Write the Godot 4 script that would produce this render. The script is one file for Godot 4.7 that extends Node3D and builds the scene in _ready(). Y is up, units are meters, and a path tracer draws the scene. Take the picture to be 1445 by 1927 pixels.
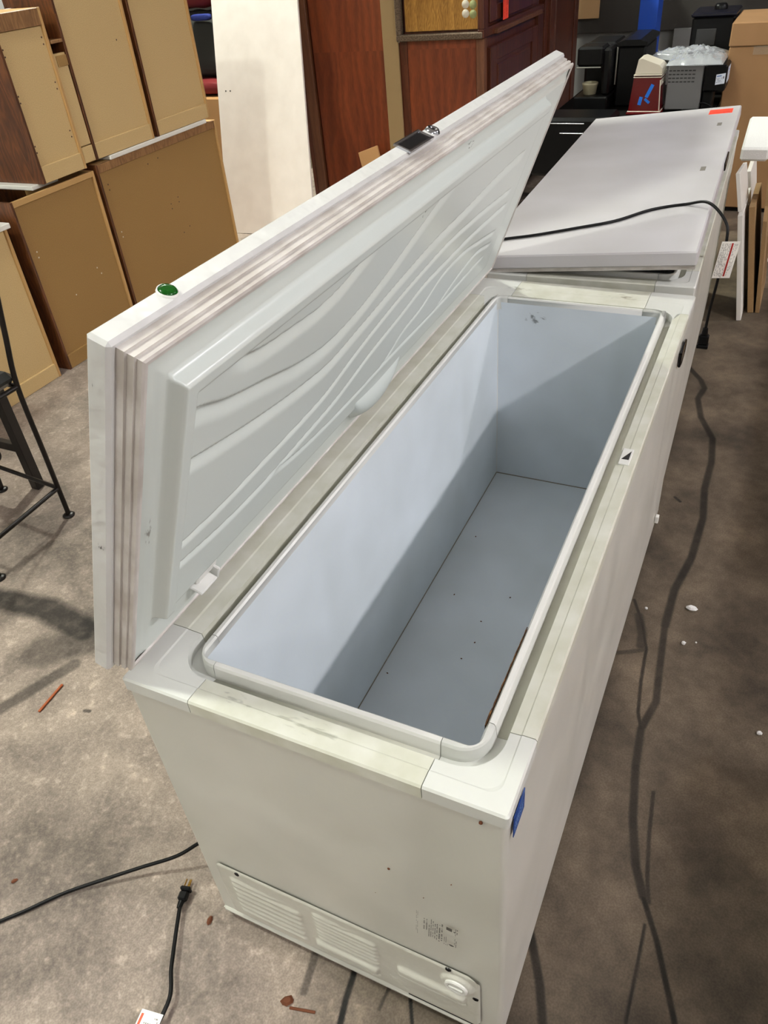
extends Node3D

var M := {}
var T := {}
var used := {}
const FILL_UPLIGHT := 14.0  # energy of the upward fill light added to each lamp
var rng := RandomNumberGenerator.new()


# ---------- naming ----------
func numbered(n: String) -> String:
	used[n] = used.get(n, -1) + 1
	return n if used[n] == 0 else "%s_%03d" % [n, used[n]]


func tag(o: Node3D, label := "", category := "", group := "", kind := "") -> Node3D:
	if label: o.set_meta("label", label)
	if category: o.set_meta("category", category)
	if group: o.set_meta("group", group)
	if kind: o.set_meta("kind", kind)
	return o


func thing(called: String, label: String, category: String, at := Vector3.ZERO, turn := 0.0, group := "") -> Node3D:
	var o := Node3D.new()
	o.name = numbered(called)
	add_child(o)
	o.position = at
	o.rotation.y = turn
	tag(o, label, category, group)
	return o


func obj(called: String, st, m: Material, parent: Node = null, label := "") -> MeshInstance3D:
	var o := MeshInstance3D.new()
	if st is SurfaceTool:
		st.generate_normals()
		o.mesh = st.commit()
	else:
		o.mesh = st
	o.material_override = m
	o.cast_shadow = GeometryInstance3D.SHADOW_CASTING_SETTING_ON
	if parent == null:
		o.name = numbered(called)
		add_child(o)
	else:
		o.name = called
		parent.add_child(o, true)
	if label: o.set_meta("label", label)
	return o


func struct(called: String, st, m: Material) -> MeshInstance3D:
	var o := obj(called, st, m)
	o.set_meta("kind", "structure")
	return o


# ---------- shapes ----------
func new_st(group := -1) -> SurfaceTool:
	var st := SurfaceTool.new()
	st.begin(Mesh.PRIMITIVE_TRIANGLES)
	st.set_smooth_group(group)
	return st


func tri(st: SurfaceTool, a: Vector3, b: Vector3, c: Vector3, out: Vector3) -> void:
	if (b - a).cross(c - a).dot(out) > 0.0:
		var s := b
		b = c
		c = s
	st.add_vertex(a)
	st.add_vertex(b)
	st.add_vertex(c)


func quad(st: SurfaceTool, a: Vector3, b: Vector3, c: Vector3, d: Vector3, out: Vector3) -> void:
	tri(st, a, b, c, out)
	tri(st, a, c, d, out)


func uvquad(st: SurfaceTool, a: Vector3, b: Vector3, c: Vector3, d: Vector3, out: Vector3, u0 := Vector2(0, 1), u1 := Vector2(1, 1), u2 := Vector2(1, 0), u3 := Vector2(0, 0)) -> void:
	# a bottom left, b bottom right, c top right, d top left as the print reads
	var p := [a, b, c, a, c, d]
	var u := [u0, u1, u2, u0, u2, u3]
	if (b - a).cross(c - a).dot(out) > 0.0:
		p = [a, c, b, a, d, c]
		u = [u0, u2, u1, u0, u3, u2]
	for i in 6:
		st.set_uv(u[i])
		st.add_vertex(p[i])


func cbox(st: SurfaceTool, c: Vector3, size: Vector3, r := 0.003, b := Basis()) -> void:
	var h := size / 2.0
	r = minf(r, minf(h.x, minf(h.y, h.z)) * 0.9)
	st.set_smooth_group(-1)
	var p := func(s: Vector3, a: int) -> Vector3:
		var v := Vector3(s.x * (h.x - r), s.y * (h.y - r), s.z * (h.z - r))
		v[a] = s[a] * h[a]
		return c + b * v
	for a in 3:
		var q := (a + 1) % 3
		var w := (a + 2) % 3
		for sg in [-1.0, 1.0]:
			var s := [Vector3(), Vector3(), Vector3(), Vector3()]
			for i in 4:
				s[i][a] = sg
				s[i][q] = -1.0 if i in [0, 3] else 1.0
				s[i][w] = -1.0 if i in [0, 1] else 1.0
			var n := Vector3()
			n[a] = sg
			quad(st, p.call(s[0], a), p.call(s[1], a), p.call(s[2], a), p.call(s[3], a), b * n)
			for sq in [-1.0, 1.0]:
				var e0 := Vector3()
				e0[a] = sg
				e0[q] = sq
				var e1 := e0
				e0[w] = -1.0
				e1[w] = 1.0
				n = Vector3()
				n[a] = sg
				n[q] = sq
				quad(st, p.call(e0, a), p.call(e1, a), p.call(e1, q), p.call(e0, q), b * n)
	for x in [-1.0, 1.0]:
		for y in [-1.0, 1.0]:
			for z in [-1.0, 1.0]:
				var s := Vector3(x, y, z)
				tri(st, p.call(s, 0), p.call(s, 1), p.call(s, 2), b * s)


func box(a: Vector3, b: Vector3, r := 0.003) -> SurfaceTool:
	var st := new_st()
	cbox(st, (a + b) / 2.0, (b - a).abs(), r)
	return st


func spline(pts: Array, per := 6) -> PackedVector3Array:
	var out := PackedVector3Array()
	for i in pts.size() - 1:
		var a: Vector3 = pts[maxi(i - 1, 0)]
		var b: Vector3 = pts[i]
		var c: Vector3 = pts[i + 1]
		var d: Vector3 = pts[mini(i + 2, pts.size() - 1)]
		for k in per:
			out.append(b.cubic_interpolate(c, a, d, float(k) / per))
	out.append(pts[-1])
	return out


func tube(st: SurfaceTool, pts: PackedVector3Array, r: float, sides := 8, r_end := -1.0) -> void:
	var rings := []
	var n := Vector3.UP
	for i in pts.size():
		var t := (pts[mini(i + 1, pts.size() - 1)] - pts[maxi(i - 1, 0)]).normalized()
		if absf(n.dot(t)) > 0.95: n = Vector3.RIGHT if absf(t.x) < 0.9 else Vector3.FORWARD
		n = (n - t * n.dot(t)).normalized()
		var b := t.cross(n)
		var ring := PackedVector3Array()
		var rr := r if r_end < 0.0 else lerpf(r, r_end, float(i) / (pts.size() - 1))
		for k in sides:
			var a := TAU * k / sides
			ring.append(pts[i] + (n * cos(a) + b * sin(a)) * rr)
		rings.append(ring)
	st.set_smooth_group(1)
	for i in rings.size() - 1:
		for k in sides:
			var k2 := (k + 1) % sides
			quad(st, rings[i][k], rings[i][k2], rings[i + 1][k2], rings[i + 1][k], (rings[i][k] + rings[i][k2]) / 2.0 - pts[i])
	st.set_smooth_group(-1)
	var last := pts.size() - 1
	for k in sides:
		tri(st, pts[0], rings[0][k], rings[0][(k + 1) % sides], pts[0] - pts[1])
		tri(st, pts[last], rings[last][k], rings[last][(k + 1) % sides], pts[last] - pts[last - 1])


func rod(st: SurfaceTool, a: Vector3, b: Vector3, r: float, sides := 8, r_end := -1.0) -> void:
	tube(st, PackedVector3Array([a, b]), r, sides, r_end)


func lathe(st: SurfaceTool, prof: Array, segs := 20, xf := Transform3D(), group := 1) -> void:
	for j in prof.size() - 1:
		st.set_smooth_group(group if group >= 0 else j + 2)
		for k in segs:
			var a0 := TAU * k / segs
			var a1 := TAU * (k + 1) / segs
			var p: Vector2 = prof[j]
			var q: Vector2 = prof[j + 1]
			var d := (q - p)
			var am := (a0 + a1) / 2.0
			var out := xf.basis * Vector3(cos(am) * d.y, -d.x, sin(am) * d.y)
			quad(st, xf * Vector3(p.x * cos(a0), p.y, p.x * sin(a0)), xf * Vector3(p.x * cos(a1), p.y, p.x * sin(a1)),
				xf * Vector3(q.x * cos(a1), q.y, q.x * sin(a1)), xf * Vector3(q.x * cos(a0), q.y, q.x * sin(a0)), out)


func grid(st: SurfaceTool, nu: int, nv: int, fn: Callable, out: Vector3) -> void:
	# fn(a, b) for a, b in 0..1; smooth
	st.set_smooth_group(1)
	var p := PackedVector3Array()
	for j in nv + 1:
		for i in nu + 1:
			p.append(fn.call(float(i) / nu, float(j) / nv))
	for j in nv:
		for i in nu:
			var k := j * (nu + 1) + i
			quad(st, p[k], p[k + 1], p[k + nu + 2], p[k + nu + 1], out)


func prism(st: SurfaceTool, poly: Array, a: Vector3, ex: Vector3, ey: Vector3, depth: Vector3) -> void:
	# polygon in the plane ex, ey at a, pushed along depth
	var pp := PackedVector2Array(poly)
	if Geometry2D.is_polygon_clockwise(pp): pp.reverse()
	st.set_smooth_group(-1)
	var idx := Geometry2D.triangulate_polygon(pp)
	for i in range(0, idx.size(), 3):
		var q := []
		for k in 3: q.append(a + ex * pp[idx[i + k]].x + ey * pp[idx[i + k]].y)
		tri(st, q[0], q[1], q[2], -depth)
		tri(st, q[0] + depth, q[1] + depth, q[2] + depth, depth)
	for i in pp.size():
		var u := pp[i]
		var v := pp[(i + 1) % pp.size()]
		var o := Vector2(v.y - u.y, u.x - v.x)
		var p0 := a + ex * u.x + ey * u.y
		var p1 := a + ex * v.x + ey * v.y
		quad(st, p0, p1, p1 + depth, p0 + depth, ex * o.x + ey * o.y)


func sweep_rect(st: SurfaceTool, prof: Array, fn: Callable) -> void:
	# prof of (inset, height): a mitred ring; fn(corner 0..3, inset, height) gives a point
	for j in prof.size() - 1:
		for k in 4:
			st.set_smooth_group(-1)
			var a: Vector3 = fn.call(k, prof[j].x, prof[j].y)
			var b: Vector3 = fn.call((k + 1) % 4, prof[j].x, prof[j].y)
			var c: Vector3 = fn.call((k + 1) % 4, prof[j + 1].x, prof[j + 1].y)
			var d: Vector3 = fn.call(k, prof[j + 1].x, prof[j + 1].y)
			var e: Vector3 = fn.call(k, prof[j].x, prof[j].y + 1.0) - a
			var inn: Vector3 = (fn.call((k + 2) % 4, 0, 0) + fn.call((k + 3) % 4, 0, 0)) / 2.0 - (fn.call(k, 0, 0) + fn.call((k + 1) % 4, 0, 0)) / 2.0
			var dd: Vector2 = prof[j + 1] - prof[j]
			quad(st, a, b, c, d, e * dd.x - inn.normalized() * dd.y)


# ---------- materials ----------
func noise_tex(key: String, freq: float, lo: Color, hi: Color, size := 512, octaves := 4, normal := 0.0, kind := FastNoiseLite.TYPE_SIMPLEX_SMOOTH, mid := -1.0) -> Texture2D:
	if T.has(key): return T[key]
	var n := FastNoiseLite.new()
	n.noise_type = kind
	n.seed = key.hash() % 1000
	n.frequency = freq
	n.fractal_octaves = octaves
	var t := NoiseTexture2D.new()
	t.width = size
	t.height = size
	t.seamless = true
	t.noise = n
	if normal > 0.0:
		t.as_normal_map = true
		t.bump_strength = normal
	else:
		var g := Gradient.new()
		g.set_color(0, lo)
		g.set_color(1, hi)
		if mid > 0.0: g.set_offset(0, mid)
		t.color_ramp = g
	T[key] = t
	return t


func mat(key: String, c: Color, rough := 0.5, tex: Texture2D = null, scale := 1.0, nrm: Texture2D = null, nscale := 0.3, metal := 0.0, spec := 0.5) -> StandardMaterial3D:
	if M.has(key): return M[key]
	var m := StandardMaterial3D.new()
	m.resource_name = key
	m.albedo_color = c
	m.roughness = rough
	m.metallic = metal
	m.metallic_specular = spec
	if tex: m.albedo_texture = tex
	if nrm:
		m.normal_enabled = true
		m.normal_texture = nrm
		m.normal_scale = nscale
	if tex or nrm:
		m.uv1_triplanar = true
		m.uv1_scale = Vector3.ONE * scale
	M[key] = m
	return m


func image_mat(key: String, im: Image, rough := 0.5) -> StandardMaterial3D:
	var m := StandardMaterial3D.new()
	m.resource_name = key
	m.albedo_texture = ImageTexture.create_from_image(im)
	m.roughness = rough
	m.texture_repeat = false
	M[key] = m
	return m


func wood_image(w: int, h: int, dark: Color, light: Color, seed_: int, figure := 1.0) -> Image:
	# grain runs up the picture
	var a := FastNoiseLite.new()
	a.seed = seed_
	a.frequency = 0.006
	a.fractal_octaves = 3
	var b := FastNoiseLite.new()
	b.seed = seed_ + 7
	b.frequency = 0.05
	b.fractal_octaves = 2
	var im := Image.create_empty(w, h, false, Image.FORMAT_RGB8)
	for y in h:
		for x in w:
			var warp := a.get_noise_2d(x * 1.0, y * 0.22)
			var rings := 0.5 + 0.5 * sin(x * 0.13 + warp * 16.0 * figure)
			var fibre := b.get_noise_2d(x * 9.0, y * 0.35)
			var v := clampf(0.5 + 0.35 * (rings - 0.5) + 0.4 * fibre + 0.35 * warp, 0.0, 1.0)
			im.set_pixel(x, y, dark.lerp(light, v))
	return im


func wood(key: String, dark: Color, light: Color, seed_: int, figure := 1.0, scale := 1.2, rough := 0.45) -> StandardMaterial3D:
	var im := wood_image(384, 768, dark, light, seed_, figure)
	var m := StandardMaterial3D.new()
	m.resource_name = key
	m.albedo_texture = ImageTexture.create_from_image(im)
	m.roughness = rough
	m.uv1_triplanar = true
	m.uv1_scale = Vector3(scale * 1.6, scale * 0.8, scale * 1.6)
	M[key] = m
	return m


func floor_material() -> StandardMaterial3D:
	# stained concrete: x -3.4..1.9, z -4.3..1.0; smooth and brown on the aisle side, flaky and pale on the other
	var w := 1800
	var x0 := -3.4
	var z0 := -4.3
	var span := 5.3
	var layers := []
	for s in [[11, 0.0035, 4], [12, 0.011, 4], [13, 0.045, 3], [14, 0.16, 2], [15, 0.028, 3]]:
		var n := FastNoiseLite.new()
		n.seed = s[0]
		n.frequency = s[1]
		n.fractal_octaves = s[2]
		if s[0] == 15: n.fractal_type = FastNoiseLite.FRACTAL_RIDGED
		if s[0] in [13, 15]:
			n.domain_warp_enabled = true
			n.domain_warp_amplitude = 14.0
			n.domain_warp_frequency = 0.03
		layers.append(n.get_image(w, w, false, false, true).get_data())
	var big: PackedByteArray = layers[0]
	var blot: PackedByteArray = layers[1]
	var grit: PackedByteArray = layers[2]
	var fine: PackedByteArray = layers[3]
	var ridge: PackedByteArray = layers[4]
	var dark := PackedFloat32Array()
	dark.resize(w * w)
	var spots := []
	# worn dark lines and smears in the floor: point lists x, z, width, strength
	var lines := [
		[0.027, 0.5, [0.647, -3.184, 0.721, -3.06, 0.748, -2.984, 0.731, -2.872, 0.766, -2.705, 0.835, -2.539, 0.852, -2.35, 0.849, -2.151, 0.867, -1.957, 0.858, -1.71, 0.828, -1.523, 0.826, -1.336]],
		[0.022, 0.45, [0.826, -1.336, 0.84, -1.149, 0.851, -1.022, 0.828, -0.911, 0.837, -0.783, 0.86, -0.622, 0.891, -0.497, 0.923, -0.425]],
		[0.013, 0.6, [0.923, -0.425, 0.967, -0.34, 1.024, -0.2, 1.06, -0.1]],
		[0.01, 0.5, [0.712, -1.43, 0.754, -1.334, 0.788, -1.222, 0.796, -1.087, 0.81, -0.965, 0.828, -0.911]],
		[0.01, 0.4, [0.895, -0.719, 0.906, -0.593, 0.921, -0.481, 0.936, -0.418]],
		[0.008, 0.5, [0.936, -0.365, 0.936, -0.253, 0.935, -0.145]],
		[0.02, 0.5, [0.69, -0.26, 0.707, -0.229, 0.748, -0.149, 0.775, -0.076, 0.8, 0.0]],
		[0.014, 0.75, [0.345, -0.05, 0.357, 0.005, 0.363, 0.052, 0.372, 0.093, 0.38, 0.13]],
		[0.018, 0.35, [0.25, -0.02, 0.262, 0.04, 0.269, 0.08]],
		[0.008, 0.7, [0.49, -0.03, 0.496, -0.006, 0.518, 0.036, 0.53, 0.08]],
		[0.008, 0.4, [0.445, -0.03, 0.441, 0.006, 0.44, 0.041]],
		[0.03, 0.35, [0.74, -1.36, 0.765, -1.28, 0.77, -1.22]],
		[0.018, 0.3, [0.70, -1.17, 0.74, -1.19, 0.79, -1.22]],
		[0.11, 0.55, [-1.55, -0.62, -1.25, -0.66, -1.0, -0.62]],
		[0.16, 0.3, [-1.1, -0.5, -0.85, -0.72, -0.5, -0.85, -0.2, -1.0]],
		[0.05, 0.35, [-1.05, -0.25, -0.95, -0.5]],
		[0.012, 0.55, [0.75, -2.06, 0.775, -2.035]],
		[0.012, 0.5, [-0.78, -0.35, -0.76, -0.355]],
	]
	var px := w / span
	for l in lines:
		var p: Array = l[2]
		for i in range(0, p.size() - 2, 2):
			var a := Vector2(p[i], p[i + 1])
			var b := Vector2(p[i + 2], p[i + 3])
			var steps := int(a.distance_to(b) / (l[0] * 0.3)) + 1
			for s in steps:
				var c := a.lerp(b, float(s) / steps)
				var r: float = l[0] * px * 0.62
				var cx := (c.x - x0) * px
				var cy := (c.y - z0) * px
				for yy in range(int(cy - r), int(cy + r) + 1):
					for xx in range(int(cx - r), int(cx + r) + 1):
						if xx < 0 or yy < 0 or xx >= w or yy >= w: continue
						var d := Vector2(xx - cx, yy - cy).length() / r
						if d >= 1.0: continue
						var v: float = l[1] * minf(1.0, 2.2 * (1.0 - d)) * (0.7 + 0.6 * grit[yy * w + xx] / 255.0)
						if v > dark[yy * w + xx]: dark[yy * w + xx] = v
	var data := PackedByteArray()
	data.resize(w * w * 3)
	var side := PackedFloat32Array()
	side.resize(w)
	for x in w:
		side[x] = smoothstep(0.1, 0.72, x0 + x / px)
	for y in w:
		for x in w:
			var k := y * w + x
			var s := side[x]
			var g := grit[k] / 255.0
			var b := big[k] / 255.0
			var t := blot[k] / 255.0
			var r := ridge[k] / 255.0
			var f := fine[k] / 255.0
			# pale side: cloudy base, peeling dark patches, lacy pale flakes
			var wear := smoothstep(0.45, 0.7, 0.55 * b + 0.45 * t)
			var v := 0.98 + 0.34 * (t - 0.5) + 0.14 * (f - 0.5) - 0.3 * wear * (0.5 + 1.0 * g)
			v += smoothstep(0.78, 0.95, r) * 0.1 * (0.4 + g) + maxf(0.0, g - 0.62) * 0.7 + maxf(0.0, f - 0.7) * 0.4
			v -= maxf(0.0, 0.25 - g) * 0.35
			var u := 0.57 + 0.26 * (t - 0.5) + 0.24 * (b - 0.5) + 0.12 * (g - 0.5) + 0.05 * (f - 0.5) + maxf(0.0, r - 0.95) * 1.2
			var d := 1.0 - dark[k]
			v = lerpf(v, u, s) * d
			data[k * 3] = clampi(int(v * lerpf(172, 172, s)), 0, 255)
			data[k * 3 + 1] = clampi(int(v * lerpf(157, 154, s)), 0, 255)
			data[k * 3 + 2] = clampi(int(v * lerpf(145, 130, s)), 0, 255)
	var im := Image.create_from_data(w, w, false, Image.FORMAT_RGB8, data)
	var m := StandardMaterial3D.new()
	m.resource_name = "concrete"
	m.albedo_texture = ImageTexture.create_from_image(im)
	m.roughness = 0.55
	m.metallic_specular = 0.35
	m.detail_enabled = true
	m.detail_blend_mode = BaseMaterial3D.BLEND_MODE_MUL
	m.detail_uv_layer = BaseMaterial3D.DETAIL_UV_2
	m.detail_albedo = noise_tex("floor_fine", 0.09, Color(0.8, 0.79, 0.78), Color(1, 1, 1), 1024, 4)
	M["concrete"] = m
	return m


func materials() -> void:
	var grime := noise_tex("grime", 0.008, Color(0.86, 0.85, 0.81), Color(1, 1, 1), 512, 5)
	var cloud := noise_tex("cloud", 0.004, Color(0.93, 0.93, 0.92), Color(1, 1, 1), 512, 3)
	var peel := noise_tex("peel", 0.05, Color.BLACK, Color.WHITE, 512, 3, 2.5)
	var wave := noise_tex("wave", 0.006, Color.BLACK, Color.WHITE, 512, 2, 7.0)
	var speck := noise_tex("speck", 0.25, Color(0.84, 0.82, 0.78), Color(1, 1, 1), 512, 3)
	mat("enamel", Color(0.84, 0.835, 0.8), 0.3, cloud, 1.0, wave, 0.35)
	mat("enamel_grille", Color(0.83, 0.825, 0.785), 0.28, cloud, 1.0, peel, 0.25)
	mat("lid_skin", Color(0.86, 0.86, 0.855), 0.33, cloud, 1.3, noise_tex("leather", 0.03, Color.BLACK, Color.WHITE, 512, 3, 3.0), 0.5)
	mat("lid_side", Color(0.84, 0.84, 0.8), 0.35, cloud, 1.0)
	mat("rim", Color(0.865, 0.865, 0.825), 0.42, noise_tex("rimgrime", 0.014, Color(0.9, 0.9, 0.86), Color(1, 1, 1), 512, 5), 1.4)
	mat("rim_corner", Color(0.865, 0.87, 0.85), 0.4, cloud, 1.0)
	mat("liner", Color(0.908, 0.938, 0.96), 0.38, cloud, 1.1)
	mat("lid_liner", Color(0.84, 0.868, 0.848), 0.25)
	mat("gasket", Color(0.875, 0.86, 0.845), 0.35, noise_tex("gasketgrime", 0.012, Color(0.8, 0.78, 0.755), Color(1, 1, 1), 512, 5), 1.5)
	mat("white_plastic", Color(0.9, 0.9, 0.88), 0.35)
	mat("chrome", Color(0.75, 0.76, 0.78), 0.08, null, 1.0, null, 0.3, 1.0)
	mat("dark_metal", Color(0.1, 0.1, 0.11), 0.25, null, 1.0, null, 0.3, 0.6)
	mat("steel", Color(0.6, 0.6, 0.58), 0.35, null, 1.0, null, 0.3, 1.0)
	mat("black_rubber", Color(0.05, 0.05, 0.052), 0.4, null, 1.0, null, 0.3, 0.0, 0.3)
	mat("black_plastic", Color(0.05, 0.05, 0.053), 0.35, null, 1.0, null, 0.3, 0.0, 0.28)
	mat("black_matte", Color(0.06, 0.055, 0.05), 0.8, null, 1.0, null, 0.3, 0.0, 0.2)
	mat("gap_shade", Color(0.04, 0.035, 0.03), 0.9)
	mat("brass", Color(0.75, 0.6, 0.3), 0.25, null, 1.0, null, 0.3, 1.0)
	mat("green_gem", Color(0.02, 0.3, 0.03), 0.05)
	mat("foam_brown", Color(0.5, 0.33, 0.12), 0.9, noise_tex("foamb", 0.06, Color(0.25, 0.2, 0.1), Color(1, 1, 1), 256, 4), 6.0)
	mat("particle", Color(0.84, 0.725, 0.52), 0.65, speck, 1.6)
	mat("particle_shaded", Color(0.63, 0.49, 0.28), 0.65, speck, 1.6)  # darker copy of particle; shade on the lower row is put into this colour
	mat("board_edge", Color(0.78, 0.62, 0.4), 0.6, speck, 3.0)
	mat("screw_brown", Color(0.25, 0.14, 0.07), 0.5)
	mat("screw_light", Color(0.8, 0.77, 0.7), 0.4)
	mat("melamine", Color(0.95, 0.925, 0.9), 0.42, noise_tex("scuff", 0.01, Color(0.955, 0.95, 0.945), Color(1, 1, 1), 512, 4), 1.0)
	mat("white_paint", Color(0.9, 0.89, 0.86), 0.4)
	mat("beige_board", Color(0.66, 0.56, 0.4), 0.6, speck, 2.0)
	wood("oak", Color(0.2, 0.1, 0.045), Color(0.46, 0.27, 0.13), 3, 1.3, 1.5)
	wood("oak_light", Color(0.42, 0.29, 0.17), Color(0.64, 0.48, 0.31), 5, 1.2, 2.0)
	wood("cherry", Color(0.36, 0.15, 0.07), Color(0.55, 0.27, 0.13), 9, 0.4, 1.1, 0.4)
	wood("mahogany", Color(0.25, 0.115, 0.068), Color(0.41, 0.215, 0.135), 21, 0.35, 1.2, 0.32)
	wood("mahogany_edge", Color(0.34, 0.2, 0.12), Color(0.48, 0.3, 0.19), 23, 0.3, 1.6)
	wood("osb", Color(0.5, 0.33, 0.1), Color(0.82, 0.62, 0.28), 31, 2.6, 2.2, 0.5)
	mat("rough_edge", Color(0.5, 0.43, 0.35), 0.85, noise_tex("roughedge", 0.06, Color(0.5, 0.46, 0.42), Color(1, 1, 1), 256, 4), 5.0)
	mat("charcoal_board", Color(0.22, 0.205, 0.19), 0.6)
	mat("stool_iron", Color(0.075, 0.048, 0.038), 0.4, null, 1.0, null, 0.3, 0.3)
	mat("dark_wood", Color(0.07, 0.045, 0.035), 0.45)
	mat("stool_vinyl", Color(0.09, 0.09, 0.088), 0.32)
	mat("cardboard", Color(0.62, 0.47, 0.31), 0.75, cloud, 1.0)
	mat("cardboard_dark", Color(0.62, 0.5, 0.34), 0.8, speck, 1.5)
	mat("foam_white", Color(0.92, 0.92, 0.91), 0.8, noise_tex("beads", 0.12, Color(0.9, 0.9, 0.9), Color(1, 1, 1), 256, 2, 0.0, FastNoiseLite.TYPE_CELLULAR), 6.0)
	mat("red_gloss", Color(0.36, 0.03, 0.045), 0.22)
	mat("cream_plastic", Color(0.84, 0.81, 0.74), 0.35)
	mat("blue_tape", Color(0.08, 0.45, 0.85), 0.6)
	mat("blue_paint", Color(0.03, 0.26, 0.66), 0.5)
	mat("microwave", Color(0.42, 0.42, 0.42), 0.45)
	mat("vent_dark", Color(0.16, 0.16, 0.16), 0.6)
	mat("navy_plastic", Color(0.03, 0.035, 0.1), 0.3)
	mat("red_cloth", Color(0.4, 0.02, 0.04), 0.7)
	mat("gray_cloth", Color(0.16, 0.16, 0.15), 0.85, cloud, 2.0)
	mat("blue_cloth", Color(0.05, 0.12, 0.4), 0.8)
	mat("pale_wood", Color(0.72, 0.54, 0.35), 0.6, speck, 2.0)
	mat("splinter", Color(0.62, 0.3, 0.13), 0.7)
	mat("leaf_brown", Color(0.38, 0.2, 0.09), 0.8)
	mat("wall_low", Color(0.46, 0.46, 0.45), 0.8, cloud, 0.6)
	mat("wall_dark", Color(0.2, 0.185, 0.165), 0.8, cloud, 0.6)
	mat("wall_paint", Color(0.86, 0.86, 0.86), 0.85)
	mat("ceiling_paint", Color(0.88, 0.88, 0.89), 0.9)
	mat("dull_cream", Color(0.6, 0.57, 0.47), 0.5)
	mat("sage", Color(0.6, 0.62, 0.42), 0.6)
	mat("tan_paper", Color(0.72, 0.58, 0.4), 0.7)
	mat("lamp_housing", Color(0.75, 0.75, 0.75), 0.5)
	mat("ink", Color(0.12, 0.1, 0.09), 0.7)
	mat("red_ink", Color(0.6, 0.12, 0.08), 0.6)
	var g := mat("lamp_glow", Color(1, 1, 1), 0.5)
	g.emission_enabled = true
	g.emission = Color(1, 0.985, 0.965)
	g.emission_energy_multiplier = 3.0
	for k in [["clear_film", Color(0.93, 0.95, 0.97, 0.3), 0.12], ["tape_film", Color(0.9, 0.85, 0.75, 0.1), 0.08], ["wrap_film", Color(0.9, 0.84, 0.8, 0.45), 0.2]]:
		var f := mat(k[0], k[1], k[2])
		f.transparency = BaseMaterial3D.TRANSPARENCY_ALPHA
		f.cull_mode = BaseMaterial3D.CULL_DISABLED


# ---------- printed labels (pictures computed here) ----------
func scribble(im: Image, r: Rect2i, ink: Color, row: int, fill := 0.6) -> void:
	var y := r.position.y
	while y + row / 2 < r.end.y:
		var x := r.position.x
		while x < r.end.x - 2:
			var w := rng.randi_range(2, 7)
			if rng.randf() < fill: im.fill_rect(Rect2i(x, y, mini(w, r.end.x - x), maxi(1, row / 2)), ink)
			x += w + 2
		y += row


func orange_label() -> StandardMaterial3D:
	var im := Image.create_empty(160, 96, false, Image.FORMAT_RGB8)
	var c := Color(1.0, 0.3, 0.2)
	im.fill(c)
	var ink := Color(0.72, 0.1, 0.06)
	scribble(im, Rect2i(14, 10, 60, 30), ink, 14, 0.55)
	scribble(im, Rect2i(92, 8, 54, 26), ink, 12, 0.6)
	scribble(im, Rect2i(14, 58, 70, 28), ink, 13, 0.55)
	scribble(im, Rect2i(96, 52, 48, 14), ink, 14, 0.7)
	im.fill_rect(Rect2i(96, 74, 50, 10), ink)
	return image_mat("orange_label", im, 0.6)


func rating_label() -> StandardMaterial3D:
	var im := Image.create_empty(256, 300, false, Image.FORMAT_RGBA8)
	im.fill(Color(0.2, 0.19, 0.17, 0.0))
	var ink := Color(0.2, 0.19, 0.17, 0.85)
	# lines of fine print run up the label
	var cols := [[4, 40, 280, 2], [12, 44, 276, 2], [50, 70, 190, 6], [66, 80, 195, 6], [82, 130, 250, 5], [94, 60, 240, 4], [106, 70, 240, 4], [118, 90, 250, 5], [130, 80, 250, 5], [144, 70, 250, 7], [158, 60, 255, 8], [178, 180, 255, 3], [188, 170, 255, 3], [198, 225, 255, 3], [240, 20, 110, 3], [248, 30, 90, 5], [240, 150, 230, 3], [248, 170, 235, 4]]
	for c in cols:
		var y: int = c[1]
		while y < c[2]:
			var n := rng.randi_range(4, 12)
			if rng.randf() < 0.75: im.fill_rect(Rect2i(c[0], y, c[3], n), ink)
			y += n + 3
	im.fill_rect(Rect2i(186, 62, 34, 30), ink)
	im.fill_rect(Rect2i(230, 78, 10, 10), ink)
	for i in 34:
		im.fill_rect(Rect2i(206 + i, 236 - int(6.0 * sin(i / 34.0 * PI)), 1, 3 + int(14.0 * sin(i / 34.0 * PI))), ink)
	var m := image_mat("rating_label", im, 0.4)
	m.transparency = BaseMaterial3D.TRANSPARENCY_ALPHA
	return m


func blue_label() -> StandardMaterial3D:
	var im := Image.create_empty(128, 128, false, Image.FORMAT_RGB8)
	im.fill(Color(0.06, 0.24, 0.52))
	var w := Color(0.6, 0.72, 0.88)
	for i in 60:
		var a := i / 60.0
		im.fill_rect(Rect2i(int(66 + 56 * a), int(42 - 34 * sin(a * 1.6)), 3, 3), Color(0.8, 0.88, 0.95))
	scribble(im, Rect2i(10, 52, 106, 62), w, 10, 0.6)
	return image_mat("blue_label", im, 0.5)


func warning_label() -> StandardMaterial3D:
	var im := Image.create_empty(128, 200, false, Image.FORMAT_RGB8)
	im.fill(Color(0.88, 0.87, 0.84))
	for x in range(8, 66, 7):
		var y := 10
		while y < 186:
			var n := rng.randi_range(4, 14)
			if rng.randf() < 0.75: im.fill_rect(Rect2i(x, y, 3, n), Color(0.42, 0.42, 0.4))
			y += n + 3
	im.fill_rect(Rect2i(72, 8, 13, 182), Color(0.58, 0.1, 0.06))
	for x in range(92, 120, 7):
		var y := 12
		while y < 180:
			var n := rng.randi_range(4, 14)
			if rng.randf() < 0.6: im.fill_rect(Rect2i(x, y, 3, n), Color(0.5, 0.5, 0.48))
			y += n + 4
	return image_mat("warning_label", im, 0.45)


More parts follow.
